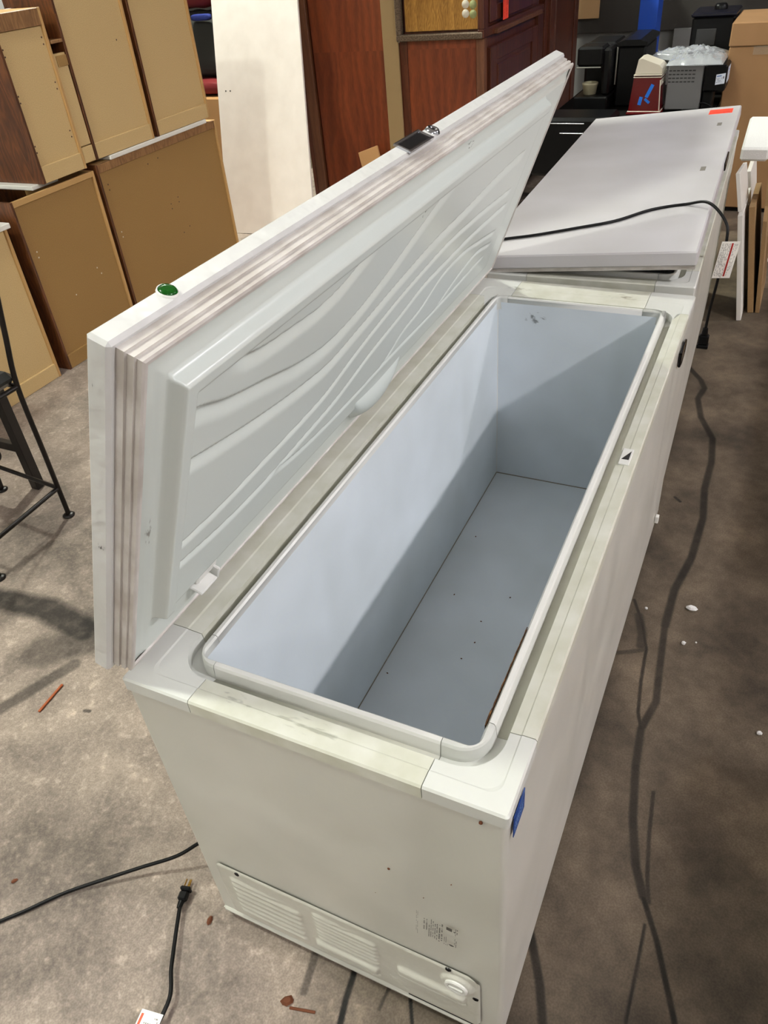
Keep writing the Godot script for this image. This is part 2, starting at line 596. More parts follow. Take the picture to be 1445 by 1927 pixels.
func white_label() -> StandardMaterial3D:
	var im := Image.create_empty(96, 64, false, Image.FORMAT_RGB8)
	im.fill(Color(0.85, 0.88, 0.93))
	scribble(im, Rect2i(8, 24, 60, 34), Color(0.4, 0.45, 0.55), 8, 0.6)
	im.fill_rect(Rect2i(8, 8, 48, 8), Color(0.45, 0.55, 0.75))
	im.fill_rect(Rect2i(74, 18, 10, 14), Color(0.35, 0.33, 0.36))
	return image_mat("white_label", im, 0.5)


func sticker(called: String, m: Material, c: Vector3, ex: Vector3, ey: Vector3, parent: Node, label := "") -> MeshInstance3D:
	# ex, ey: half extents as the print reads; a thin leaf with its own thickness
	var st := new_st()
	var n := ex.cross(ey).normalized()
	var t := n * 0.0006
	uvquad(st, c - ex - ey + t, c + ex - ey + t, c + ex + ey + t, c - ex + ey + t, n)
	for s in [[-1, -1, 1, -1], [1, -1, 1, 1], [1, 1, -1, 1], [-1, 1, -1, -1]]:
		var a: Vector3 = c + ex * s[0] + ey * s[1]
		var b: Vector3 = c + ex * s[2] + ey * s[3]
		uvquad(st, a - t, b - t, b + t, a + t, (a + b) / 2.0 - c, Vector2.ZERO, Vector2.ZERO, Vector2.ZERO, Vector2.ZERO)
	return obj(called, st, m, parent, label)


func _ready() -> void:
	rng.seed = 42
	# camera, surroundings, lamps' exposure
	var cam := Camera3D.new()
	cam.name = "camera"
	add_child(cam)
	cam.position = Vector3(0.8748, 1.8941, 0.5738)
	cam.rotation = Vector3(-0.6542, 0.5, -0.1039)
	cam.keep_aspect = Camera3D.KEEP_HEIGHT
	cam.fov = rad_to_deg(2.0 * atan(963.5 / 1438.89))
	cam.near = 0.05
	cam.current = true
	var we := WorldEnvironment.new()
	we.name = "surroundings"
	var env := Environment.new()
	env.background_mode = Environment.BG_COLOR
	env.background_color = Color(0.02, 0.02, 0.02)
	env.tonemap_mode = Environment.TONE_MAPPER_LINEAR
	env.tonemap_exposure = 1.0
	env.sdfgi_enabled = true
	env.ssao_enabled = true
	env.ssil_enabled = true
	we.environment = env
	add_child(we)
	materials()
	orange_label()
	white_label()
	for p in [[-3.1, -5.4, 33.0], [-2.0, 0.5, 12.0], [-2.4, 5.3, 12.0], [5.1, -5.1, 18.0], [5.1, -0.3, 22.0], [5.1, 4.6, 8.0]]:
		lamp(p[0], p[1], p[2], Color(0.995, 0.985, 0.995) if p[0] > 0.0 else Color(0.985, 1, 0.945))
	room()
	freezers()
	cabinets()
	background()
	floor_things()


func lamp(x: float, z: float, energy: float, tint: Color) -> void:
	var where := {-5.4: "far left", 0.5: "left middle", 5.3: "left, behind the viewer", -5.1: "far right", -0.3: "right middle", 4.6: "right, behind the viewer"}
	var t := thing("ceiling_lamp", "square white ceiling lamp of the warehouse, %s of the rows" % where[z], "lamp", Vector3(x, 4.6, z), 0, "ceiling lamps")
	obj("housing", box(Vector3(-0.24, 0.02, -0.24), Vector3(0.24, 0.1, 0.24), 0.01), M.lamp_housing, t)
	var st := new_st()
	rod(st, Vector3(0, 0.1, 0), Vector3(0, 0.6, 0), 0.012)
	obj("hanger", st, M.steel, t)
	obj("diffuser", box(Vector3(-0.12, 0.0, -0.12), Vector3(0.12, 0.019, 0.12), 0.004), M.lamp_glow, t)
	var l := AreaLight3D.new()
	l.name = "light"
	l.area_size = Vector2(0.24, 0.24)
	l.light_color = tint
	l.light_energy = energy
	l.area_range = 30.0
	l.shadow_enabled = true
	l.rotation.x = -PI / 2
	l.position.y = -0.01
	t.add_child(l)
	# added fill light and glowing top face, bounced off the ceiling
	obj("fill_glow", box(Vector3(-0.21, 0.101, -0.21), Vector3(0.21, 0.112, 0.21), 0.003), M.lamp_glow, t)
	var u := AreaLight3D.new()
	u.name = "fill_uplight"
	u.area_size = Vector2(0.42, 0.42)
	u.light_color = l.light_color
	u.light_energy = FILL_UPLIGHT
	u.area_range = 30.0
	u.shadow_enabled = true
	u.rotation.x = PI / 2
	u.position.y = 0.122
	t.add_child(u)


func room() -> void:
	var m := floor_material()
	var st := new_st()
	var a := Vector3(-8, 0, -9.2)
	var b := Vector3(9, 0, 8)
	var c := [Vector3(a.x, 0, b.z), Vector3(b.x, 0, b.z), Vector3(b.x, 0, a.z), Vector3(a.x, 0, a.z)]
	var uv := []
	for p in c: uv.append(Vector2((p.x + 3.4) / 5.3, (p.z + 4.3) / 5.3))
	for i in [0, 2, 1, 0, 3, 2]:
		st.set_uv(uv[i])
		st.set_uv2(uv[i] * 5.3 * 1.6)
		st.set_normal(Vector3.UP)
		st.add_vertex(c[i])
	st.generate_tangents()
	var f := MeshInstance3D.new()
	f.name = "floor"
	f.mesh = st.commit()
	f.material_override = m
	add_child(f)
	f.set_meta("kind", "structure")
	m.texture_repeat = true
	obj("floor_slab", box(Vector3(-8.2, -0.3, -9.4), Vector3(9.2, -0.004, 8.2), 0.01), M.wall_low, f)
	struct("ceiling", box(Vector3(-8.2, 5.2, -9.4), Vector3(9.2, 5.4, 8.2), 0.01), M.ceiling_paint)
	var w := struct("wall_back", box(Vector3(-8, 0, -9.4), Vector3(9, 5.2, -9.2), 0.01), M.wall_low)
	obj("upper_band", box(Vector3(-8, 0.76, -9.2), Vector3(9, 5.2, -9.15), 0.006), M.wall_dark, w)  # dark layer over the upper part of the back wall
	struct("wall_front", box(Vector3(-8, 0, 8), Vector3(9, 5.2, 8.2), 0.01), M.wall_paint)
	struct("wall_left", box(Vector3(-8.2, 0, -9.4), Vector3(-8, 5.2, 8.2), 0.01), M.wall_paint)
	struct("wall_right", box(Vector3(9, 0, -9.4), Vector3(9.2, 5.2, 8.2), 0.01), M.wall_paint)


# ---------- freezers ----------
const RIM := [[0.0, 0.0, -0.03, 0.006], [0.0, 0.0, -0.004, 0.006], [0.0, 0.003, 0.0, 0.006], [0.55, 0.0, 0.0, 0.02], [0.6, 0.0, -0.0015, 0.03], [1.0, 0.0, -0.003, 0.066], [1.0, 0.002, -0.024, 0.064], [1.0, 0.021, -0.026, 0.052], [1.0, 0.024, 0.0, 0.046], [1.0, 0.0265, 0.005, 0.042], [1.0, 0.034, 0.006, 0.022], [1.0, 0.0375, 0.002, 0.014], [1.0, 0.038, -0.036, 0.013]]


func rim_piece(called: String, parent: Node, F: Dictionary, path: Array, m: Material, p0 := 0, p1 := 12) -> void:
	# path entries: ["x" or "z" side, value] on a straight side, or ["arc", corner, 0..1]
	var st := new_st()
	var rings := []
	for e in path:
		var ring := PackedVector3Array()
		for p in RIM:
			var ins := func(w: float) -> float: return p[0] * (w - 0.038) + p[1]
			var x0: float = ins.call(F.wl)
			var x1: float = F.W - ins.call(F.wr)
			var zn: float = -ins.call(F.wn)
			var zf: float = -(F.L - ins.call(F.wf))
			var y: float = F.H + p[2]
			var r: float = p[3]
			if e[0] == "near": ring.append(Vector3(e[1], y, zn))
			elif e[0] == "far": ring.append(Vector3(e[1], y, zf))
			elif e[0] == "right": ring.append(Vector3(x1, y, e[1]))
			elif e[0] == "left": ring.append(Vector3(x0, y, e[1]))
			else:
				var sx: float = [-1, 1, 1, -1][e[1]]
				var sz: float = [1, 1, -1, -1][e[1]]
				var th: float = (e[2] if e[1] in [0, 2] else 1.0 - e[2]) * PI / 2
				var cc := Vector3((x1 - r) if sx > 0 else (x0 + r), y, (zn - r) if sz > 0 else (zf + r))
				ring.append(cc + Vector3(sx * cos(th), 0, sz * sin(th)) * r)
		rings.append(ring)
	var mid := Vector3(F.W / 2, F.H, -F.L / 2)
	for j in range(p0, p1):
		st.set_smooth_group(j + 2)
		for i in rings.size() - 1:
			var a: Vector3 = rings[i][j]
			var b: Vector3 = rings[i + 1][j]
			var c: Vector3 = rings[i + 1][j + 1]
			var d: Vector3 = rings[i][j + 1]
			var n := (b - a).cross(d - a)
			if n.length() < 1e-12: n = (c - b).cross(d - c)
			if j == 0: n = n if n.dot(a - mid) > 0 else -n
			elif j == RIM.size() - 2 or j == 5: n = n if n.dot(mid - a) > 0 else -n
			else: n = n if n.y > 0 else -n
			quad(st, a, b, c, d, n)
	# closed ends, so that the joints between the pieces read as joints
	for e in [0, rings.size() - 1]:
		var o: Vector3 = rings[e][3] - rings[1 if e == 0 else e - 1][3]
		for j in range(p0, p1):
			var low := Vector3(0, -0.03, 0)
			var a: Vector3 = rings[e][j]
			var b: Vector3 = rings[e][j + 1]
			quad(st, a, b, Vector3(b.x, F.H - 0.03, b.z), Vector3(a.x, F.H - 0.03, a.z), o)
	obj(called, st, m, parent)


func freezer_case(t: Node3D, F: Dictionary) -> MeshInstance3D:
	var W: float = F.W
	var L: float = F.L
	var H: float = F.H
	var lo := 0.028
	var hi := H - 0.028
	var e := 0.0025
	# sheet-metal case: four gently bowed walls, rounded upright corners, underside
	var st := new_st()
	var bow := func(a: float, b: float) -> float: return 0.0025 * sin(a * PI) * sin(b * PI) + 0.0012 * sin(a * 9.0 + b * 4.0) * sin(a * PI) * sin(b * PI)
	var r := 0.01
	grid(st, 16, 12, func(a, b): return Vector3(lerpf(e + r, W - e - r, a), lerpf(lo, hi, b), -e + bow.call(a, b)), Vector3(0, 0, 1))
	grid(st, 16, 12, func(a, b): return Vector3(lerpf(e + r, W - e - r, a), lerpf(lo, hi, b), -L + e), Vector3(0, 0, -1))
	grid(st, 36, 12, func(a, b): return Vector3(W - e + 1.6 * bow.call(a, b), lerpf(lo, hi, b), lerpf(-e - r, -L + e + r, a)), Vector3(1, 0, 0))
	grid(st, 4, 4, func(a, b): return Vector3(e, lerpf(lo, hi, b), lerpf(-e - r, -L + e + r, a)), Vector3(-1, 0, 0))
	for c in [[-1, 1], [1, 1], [1, -1], [-1, -1]]:
		var cc := Vector3(e + r if c[0] < 0 else W - e - r, 0, -e - r if c[1] > 0 else -L + e + r)
		st.set_smooth_group(3)
		for k in 4:
			var t0 := PI / 8 * k
			var t1 := PI / 8 * (k + 1)
			var d0 := Vector3(c[0] * cos(t0), 0, c[1] * sin(t0)) * r
			var d1 := Vector3(c[0] * cos(t1), 0, c[1] * sin(t1)) * r
			quad(st, cc + d0 + Vector3(0, lo, 0), cc + d1 + Vector3(0, lo, 0), cc + d1 + Vector3(0, hi, 0), cc + d0 + Vector3(0, hi, 0), d0 + d1)
	st.set_smooth_group(-1)
	quad(st, Vector3(e, lo, -e), Vector3(W - e, lo, -e), Vector3(W - e, lo, -L + e), Vector3(e, lo, -L + e), Vector3.DOWN)
	var case_ := obj("case", st, M.enamel, t)
	st = new_st()
	for x in [0.05, W - 0.05]:
		for z in [-0.06, -L + 0.06]:
			lathe(st, [Vector2(0.0, 0.0), Vector2(0.016, 0.0), Vector2(0.018, 0.006), Vector2(0.012, 0.012), Vector2(0.012, 0.03)], 14, Transform3D(Basis(), Vector3(x, 0, z)))
			obj("foot", st, M.black_rubber, t)
			st = new_st()
	# base rail along the near end
	st = new_st()
	cbox(st, Vector3(W / 2, 0.036, -0.003), Vector3(W - 0.016, 0.016, 0.012), 0.005)
	obj("base_rail", st, M.enamel, t)
	return case_


func freezer_liner(t: Node3D, F: Dictionary) -> void:
	var a := Vector3(F.wl, F.floor, -F.wn)
	var b := Vector3(F.W - F.wr, F.H - 0.012, -F.L + F.wf)
	var st := new_st()
	quad(st, Vector3(a.x, a.y, a.z), Vector3(a.x, a.y, b.z), Vector3(a.x, b.y, b.z), Vector3(a.x, b.y, a.z), Vector3.RIGHT)
	quad(st, Vector3(b.x, a.y, a.z), Vector3(b.x, a.y, b.z), Vector3(b.x, b.y, b.z), Vector3(b.x, b.y, a.z), Vector3.LEFT)
	quad(st, Vector3(a.x, a.y, a.z), Vector3(b.x, a.y, a.z), Vector3(b.x, b.y, a.z), Vector3(a.x, b.y, a.z), Vector3.FORWARD)
	quad(st, Vector3(a.x, a.y, b.z), Vector3(b.x, a.y, b.z), Vector3(b.x, b.y, b.z), Vector3(a.x, b.y, b.z), Vector3.BACK)
	quad(st, a, Vector3(b.x, a.y, a.z), Vector3(b.x, a.y, b.z), Vector3(a.x, a.y, b.z), Vector3.UP)
	var l := obj("liner", st, M.liner, t, "pale blue-grey inner liner")
	# sealant beads in the corners of the liner
	st = new_st()
	rod(st, Vector3(a.x, a.y + 0.001, a.z), Vector3(a.x, a.y + 0.001, b.z), 0.0022, 6)
	rod(st, Vector3(a.x, a.y + 0.001, b.z), Vector3(b.x, a.y + 0.001, b.z), 0.0022, 6)
	rod(st, Vector3(b.x, a.y + 0.001, a.z), Vector3(b.x, a.y + 0.001, b.z), 0.0022, 6)
	obj("floor_sealant", st, mat("sealant_dirty", Color(0.55, 0.52, 0.46), 0.6), l, "dirty sealant line")
	st = new_st()
	for x in [a.x, b.x]:
		st = new_st()
		rod(st, Vector3(x, a.y, b.z), Vector3(x, b.y, b.z), 0.0024, 6)
		obj("corner_sealant", st, M.white_plastic, l)


func freezer_rim(t: Node3D, F: Dictionary) -> void:
	var g := 0.0007
	var n0: float = F.sx[0]
	var n1: float = F.sx[1]
	var z0: float = F.sz[0]
	var z1: float = F.sz[1]
	var arc := func(k: int) -> Array:
		var o := []
		for i in 9: o.append(["arc", k, i / 8.0])
		return o
	rim_piece("rim_strip", t, F, [["near", n0 + g], ["near", n1 - g]], M.rim, 0, 7)
	rim_piece("inner_lip", t, F, [["near", n0 + g], ["near", n1 - g]], M.white_plastic, 7, 12)
	rim_piece("rim_strip", t, F, [["right", z0 - g], ["right", z1 + g]], M.rim, 0, 7)
	rim_piece("inner_lip", t, F, [["right", z0 - g], ["right", z1 + g]], M.white_plastic, 7, 12)
	rim_piece("rim_strip", t, F, [["far", n1 - g], ["far", n0 + g]], M.rim, 0, 7)
	rim_piece("inner_lip", t, F, [["far", n1 - g], ["far", n0 + g]], M.white_plastic, 7, 12)
	rim_piece("rim_strip", t, F, [["left", z1 + g], ["left", z0 - g]], M.rim, 0, 7)
	rim_piece("inner_lip", t, F, [["left", z1 + g], ["left", z0 - g]], M.white_plastic, 7, 12)
	rim_piece("rim_corner", t, F, [["left", z0 + g]] + arc.call(0) + [["near", n0 - g]], M.rim_corner)
	rim_piece("rim_corner", t, F, [["near", n1 + g]] + arc.call(1) + [["right", z0 + g]], M.rim_corner)
	rim_piece("rim_corner", t, F, [["right", z1 - g]] + arc.call(2) + [["far", n1 + g]], M.rim_corner)
	rim_piece("rim_corner", t, F, [["far", n0 - g]] + arc.call(3) + [["left", z1 - g]], M.rim_corner)


var rib_keys := [
	[0.009, 0.02, [[0.157, 0.6], [0.233, 0.571], [0.357, 0.555], [0.433, 0.55], [0.509, 0.558], [0.593, 0.584], [0.65, 0.6]]],
	[0.009, 0.021, [[0.06, 0.56], [0.098, 0.551], [0.178, 0.519], [0.285, 0.489], [0.426, 0.451], [0.502, 0.441], [0.617, 0.453], [0.733, 0.488], [0.852, 0.538], [0.983, 0.59], [1.05, 0.61]]],
	[0.009, 0.019, [[0.06, 0.468], [0.102, 0.457], [0.217, 0.428], [0.448, 0.387], [0.527, 0.38], [0.676, 0.404], [0.84, 0.436], [0.992, 0.461], [1.181, 0.475], [1.414, 0.497], [1.64, 0.505]]],
	[0.007, 0.011, [[0.06, 0.283], [0.099, 0.281], [0.204, 0.275], [0.337, 0.281], [0.482, 0.288], [0.555, 0.296], [0.687, 0.338], [0.873, 0.383], [0.991, 0.401], [1.121, 0.416], [1.337, 0.416], [1.646, 0.4]]],
	[0.007, 0.011, [[0.06, 0.235], [0.097, 0.23], [0.214, 0.214], [0.351, 0.21], [0.401, 0.214], [0.505, 0.225], [0.634, 0.242], [0.774, 0.284], [0.917, 0.314], [1.029, 0.342], [1.182, 0.352], [1.333, 0.358], [1.525, 0.355], [1.67, 0.35]]],
	[0.006, 0.008, [[0.87, 0.185], [0.905, 0.194], [0.969, 0.234], [1.09, 0.265], [1.155, 0.3], [1.311, 0.318], [1.496, 0.294], [1.657, 0.27]]],
	[0.006, 0.008, [[1.22, 0.185], [1.255, 0.199], [1.383, 0.241], [1.485, 0.255], [1.656, 0.23]]],
	[0.006, 0.008, [[0.38, 0.21], [0.515, 0.19], [0.727, 0.18], [0.901, 0.186], [1.256, 0.186], [1.62, 0.2]]],
]


func lid_parts(t: Node3D, O: Vector3, U: Vector3, N: Vector3, wid: float, len_: float, thick: float, inside: bool) -> MeshInstance3D:
	# u along the width from the hinge, v along the length, tt towards the inside
	var LP := func(u: float, v: float, tt: float) -> Vector3: return O + U * u + N * tt + Vector3(0, 0, -v)
	var b := Basis(U, -N, U.cross(-N))
	var st := new_st()
	cbox(st, LP.call(wid / 2 - 0.004, len_ / 2 - 0.005, -thick / 2), Vector3(wid + 0.008, thick, len_), 0.005, b)
	var shell := obj("lid", st, M.lid_skin, t, "white lid")
	# inner tray edge behind the gasket
	var ring := func(k: int, ins: float, h: float) -> Vector3:
		var uu: float = ins + 0.002 if k in [0, 3] else wid - ins - 0.002
		var vv: float = ins + 0.0 if k in [0, 1] else len_ - 0.01 - ins
		return LP.call(uu, vv, h)
	st = new_st()
	var gp := [Vector2(0.003, -0.001), Vector2(0.003, 0.012), Vector2(0.006, 0.014), Vector2(0.05, 0.012), Vector2(0.06, 0.0)]
	if inside: gp = [Vector2(0.007, -0.001), Vector2(0.006, 0.002), Vector2(0.006, 0.012), Vector2(0.0095, 0.013), Vector2(0.0095, 0.016), Vector2(0.007, 0.0175), Vector2(0.007, 0.0245), Vector2(0.0105, 0.026), Vector2(0.0105, 0.0285), Vector2(0.0085, 0.03), Vector2(0.009, 0.0345), Vector2(0.012, 0.0365), Vector2(0.017, 0.0365), Vector2(0.019, 0.033)]
	sweep_rect(st, gp, ring)
	obj("gasket", st, M.gasket, shell, "grimy ribbed rubber gasket")
	if not inside:
		st = new_st()
		cbox(st, LP.call(wid / 2, len_ / 2, 0.003), Vector3(wid - 0.14, 0.006, len_ - 0.14), 0.002, b)
		obj("lid_liner", st, M.lid_liner, shell)
		return shell
	# moulded inner panel with raised frame and flowing ribs
	var curves := []
	for rb in rib_keys:
		var cv := Curve2D.new()
		curves.append([rb[0], rb[1], rb[2]])
	var nu := 190
	var nv := 380
	var u0 := 0.018
	var u1 := wid - 0.018
	var v0 := 0.016
	var v1 := len_ - 0.026
	var base := 0.0335
	var p := PackedVector3Array()
	for j in nv + 1:
		var v := lerpf(v0, 0.13, j / 70.0) if j < 70 else lerpf(0.13, v1, (j - 70.0) / (nv - 70.0))
		var at := []
		for c in curves:
			var k: Array = c[2]
			if v < k[0][0] or v > k[-1][0]:
				at.append(null)
				continue
			var i := 0
			while i < k.size() - 2 and v > k[i + 1][0]: i += 1
			var f: float = (v - k[i][0]) / (k[i + 1][0] - k[i][0])
			var pre: float = k[maxi(i - 1, 0)][1]
			var post: float = k[mini(i + 2, k.size() - 1)][1]
			var pre_t: float = k[maxi(i - 1, 0)][0] - k[i][0]
			var u: float = cubic_interpolate_in_time(k[i][1], k[i + 1][1], pre, post, f, k[i + 1][0] - k[i][0], pre_t if i > 0 else -0.1, (k[mini(i + 2, k.size() - 1)][0] - k[i][0]) if i + 2 < k.size() else (k[i + 1][0] - k[i][0] + 0.1))
			var slope: float = (k[i + 1][1] - k[i][1]) / (k[i + 1][0] - k[i][0])
			var fade := smoothstep(0.0, 0.06, v - k[0][0]) if k[0][0] > 0.1 else 1.0
			fade *= smoothstep(0.0, 0.05, k[-1][0] - v)
			at.append([u, sqrt(1.0 + slope * slope), fade])
		for i in nu + 1:
			var u := lerpf(u0, u1, float(i) / nu)
			var dr := minf(0.632 - u, v - 0.058)
			var df := minf(1.735 - v, u - 0.105)
			var lift := smoothstep(0.0, 0.01, dr) * smoothstep(0.0, 0.018, df)
			var h := lift * (0.027 - 0.008 * smoothstep(0.03, 0.037, dr))
			# border dishes slightly next to the raised frame
			h -= 0.004 * smoothstep(0.0, 0.02, -dr) * smoothstep(0.0, 0.02, 0.07 + dr)
			var inside_mask := smoothstep(0.034, 0.045, dr) * smoothstep(0.0, 0.03, df)
			var best := 0.0
			for c in curves.size():
				if at[c] == null: continue
				var wd: float = curves[c][1] * 1.7
				var d: float = (at[c][0] + wd * 0.4 - u) / at[c][1]
				if d > 0.0 and d < wd:
					var g: float = smoothstep(0.0, 0.0045, d) * (1.0 - smoothstep(0.006, wd, d))
					best = minf(best, -curves[c][0] * 0.85 * at[c][2] * g)
			h += best * inside_mask
			p.append(LP.call(u, v, base + h))
	st = new_st(1)
	for j in nv:
		for i in nu:
			var k := j * (nu + 1) + i
			quad(st, p[k], p[k + 1], p[k + nu + 2], p[k + nu + 1], N)
	obj("lid_liner", st, M.lid_liner, shell, "moulded inner lid panel with flowing wave ribs")
	return shell


func freezers() -> void:
	# --- the open freezer ---
	var F := {W = 0.71, L = 1.925, H = 0.8807, wl = 0.111, wr = 0.081, wn = 0.093, wf = 0.165, floor = 0.1787, sx = [0.145, 0.575], sz = [-0.142, -1.775]}
	var t := thing("chest_freezer", "white chest freezer with its ribbed lid raised and empty inside, standing nearest", "freezer")
	var case_ := freezer_case(t, F)
	freezer_liner(t, F)
	freezer_rim(t, F)
	# vent panel pressed with louvres, on the near end
	var hf := func(x: float, y: float) -> float:
		var h := 0.003
		for g in [[0.075, 0.262, 0.09, 0.252, 7.0], [0.287, 0.445, 0.14, 0.262, 7.0]]:
			var top: float = g[3] - 0.13 * (x - g[0])
			var m := smoothstep(0.0, 0.012, x - g[0]) * smoothstep(0.0, 0.012, g[1] - x) * smoothstep(0.0, 0.004, y - g[2]) * smoothstep(0.0, 0.004, top - y)
			h += m * 0.0045 * absf(sin((y - g[2]) / (g[3] - g[2]) * PI * g[4]))
		for s in [[0.28, 0.44, 0.105], [0.482, 0.637, 0.165]]:
			var m := smoothstep(0.0, 0.008, x - s[0]) * smoothstep(0.0, 0.008, s[1] - x)
			h += m * 0.008 * smoothstep(0.022, 0.006, absf(y - s[2] - 0.01)) - m * 0.006 * smoothstep(0.012, 0.002, absf(y - s[2] + 0.014))
		var d := Vector2(x - 0.618, y - 0.236).length()
		h += 0.006 * smoothstep(0.036, 0.03, d)
		return h
	var st := new_st(1)
	var nx := 150
	var ny := 60
	var p := PackedVector3Array()
	for j in ny + 1:
		for i in nx + 1:
			var a := float(i) / nx
			var b := float(j) / ny
			# rounded corners by pulling the outline in
			var y := lerpf(0.06, 0.286, b)
			var cut := 0.0
			for c in [[0.286, 0.024], [0.06, 0.03]]:
				var dy: float = c[1] - absf(y - c[0])
				if dy > 0.0: cut = c[1] - sqrt(maxf(0.0, c[1] * c[1] - dy * dy))
			var x := lerpf(0.046 + cut * 0.5, 0.664 - cut, a)
			var rimfade := smoothstep(0.0, 0.006, minf(minf(x - 0.046, 0.664 - x), minf(y - 0.06, 0.286 - y)))
			p.append(Vector3(x, y, 0.002 + hf.call(x, y) * rimfade))
	for j in ny:
		for i in nx:
			var k := j * (nx + 1) + i
			quad(st, p[k], p[k + 1], p[k + nx + 2], p[k + nx + 1], Vector3.BACK)
	obj("vent_panel", st, M.enamel_grille, case_, "louvred vent panel")
	st = new_st()
	prism(st, [Vector2(0.5, 0.052), Vector2(0.66, 0.052), Vector2(0.662, 0.088), Vector2(0.652, 0.07), Vector2(0.63, 0.062), Vector2(0.56, 0.06), Vector2(0.545, 0.066), Vector2(0.5, 0.06)], Vector3(0, 0, 0.0005), Vector3.RIGHT, Vector3.UP, Vector3(0, 0, 0.002))
	obj("vent_gap_shade", st, M.gap_shade, case_, "dark sheet for the shaded gap below the bent vent panel")  # dark sheet on the case, painting the shade of the gap
	st = new_st()
	lathe(st, [Vector2(0, 0.0), Vector2(0.024, 0.0), Vector2(0.024, 0.006), Vector2(0.021, 0.008), Vector2(0.017, 0.0075), Vector2(0.0165, 0.005), Vector2(0.0, 0.005)], 24, Transform3D(Basis(Vector3.RIGHT, Vector3.BACK, Vector3.DOWN), Vector3(0.618, 0.236, 0.008)), -1)
	cbox(st, Vector3(0.618, 0.236, 0.015), Vector3(0.03, 0.006, 0.004), 0.001)
	obj("drain_plug", st, M.white_plastic, case_, "round white drain plug")
	for q in [[0.105, 0.276], [0.6, 0.282], [0.655, 0.2]]:
		st = new_st()
		lathe(st, [Vector2(0.0065, 0.0), Vector2(0.006, 0.002), Vector2(0.003, 0.003), Vector2(0.0028, 0.002), Vector2(0.0, 0.002)], 12, Transform3D(Basis(Vector3.RIGHT, Vector3.BACK, Vector3.DOWN), Vector3(q[0], q[1], 0.004)), -1)
		obj("screw", st, M.dark_metal, case_)
	sticker("rating_label", rating_label(), Vector3(0.5815, 0.432, 0.0035), Vector3(0.041, -0.004, 0), Vector3(0.004, 0.058, 0), case_, "printed rating label")
	sticker("energy_label", blue_label(), Vector3(0.712, 0.83, -0.045), Vector3(0, 0, -0.027), Vector3(0, 0.026, 0), case_, "blue printed sticker")
	# maker's plate frame near the far top of the long side
	st = new_st()
	var fr := [Vector2(-0.05, -0.02), Vector2(0.0, -0.032), Vector2(0.05, -0.02), Vector2(0.05, 0.02), Vector2(0.0, 0.032), Vector2(-0.05, 0.02)]
	for i in 6:
		var a: Vector2 = fr[i]
		var b: Vector2 = fr[(i + 1) % 6]
		rod(st, Vector3(0.714, 0.79 + a.y, -1.70 + a.x), Vector3(0.714, 0.79 + b.y, -1.70 + b.x), 0.004, 6)
	obj("side_badge", st, M.dark_metal, case_, "dark framed badge on the long side")
	st = new_st()
	cbox(st, Vector3(0.714, 0.79, -1.70), Vector3(0.006, 0.036, 0.09), 0.001)
	obj("badge_bar", st, M.chrome, case_)
	st = new_st()
	cbox(st, Vector3(0.716, 0.075, -1.80), Vector3(0.012, 0.03, 0.02), 0.002)
	obj("hose_clip", st, M.white_plastic, case_)
	# catch plate for the lock, on the long rim
	st = new_st()
	cbox(st, Vector3(0.684, 0.8815, -0.954), Vector3(0.024, 0.004, 0.066), 0.001)
	obj("lock_catch", st, M.white_plastic, t, "white lock catch on the front rim")
	st = new_st()
	prism(st, [Vector2(-0.008, -0.016), Vector2(0.008, -0.016), Vector2(0.008, 0.02)], Vector3(0.684, 0.8832, -0.956), Vector3.RIGHT, Vector3(0, 0, -1), Vector3(0, 0.0012, 0))
	obj("catch_slot", st, M.vent_dark, t, "dark triangular slot of the catch")
	# bared brown insulation where the inner strip is missing
	st = new_st()
	var q := []
	for i in 25:
		var z := lerpf(-0.135, -0.36, i / 24.0)
		q.append(Vector2(z, (0.0015 + rng.randf() * 0.0015) * (1.0 - i / 40.0)))
	for i in 24:
		var a: Vector2 = q[i]
		var b: Vector2 = q[i + 1]
		var hh := 0.886
		quad(st, Vector3(0.629 - a.y, hh, a.x), Vector3(0.629 - b.y, hh, b.x), Vector3(0.6295, hh, b.x), Vector3(0.6295, hh, a.x), Vector3.UP)
		quad(st, Vector3(0.629 - a.y, hh, a.x), Vector3(0.629 - b.y, hh, b.x), Vector3(0.629 - b.y, 0.85, b.x), Vector3(0.629 - a.y, 0.85, a.x), Vector3.LEFT)
	obj("bare_insulation", st, M.foam_brown, t, "brown insulation bared at the rim")
	# lid
	var O := Vector3(-0.0081, 0.908, 0.004)
	var U := Vector3(cos(1.197), sin(1.197), 0)
	var N := Vector3(sin(1.197), -cos(1.197), 0)
	var wid := 0.6913
	var lid := lid_parts(t, O, U, N, wid, 1.965, 0.0335, true)
	var LP := func(u: float, v: float, tt: float) -> Vector3: return O + U * u + N * tt + Vector3(0, 0, -v)
	var B := Basis(N, U, N.cross(U))
	st = new_st()
	cbox(st, LP.call(wid + 0.001, 0.884, -0.0165), Vector3(0.033, 0.003, 0.108), 0.001, B)
	var plate := obj("lock_plate", st, M.dark_metal, lid, "dark chrome lock plate")
	st = new_st()
	var ring := func(k: int, ins: float, h: float) -> Vector3:
		return LP.call(wid + 0.002 + h * 0.5, 0.884 + (0.057 - ins) * (-1 if k in [0, 1] else 1), -0.0165 + (0.0175 - ins) * (-1 if k in [0, 3] else 1))
	sweep_rect(st, [Vector2(-0.001, -0.004), Vector2(-0.001, 0.004), Vector2(0.002, 0.006), Vector2(0.005, 0.004), Vector2(0.006, 0.001)], ring)
	obj("plate_frame", st, M.chrome, lid, "chrome frame of the lock plate")
	st = new_st()
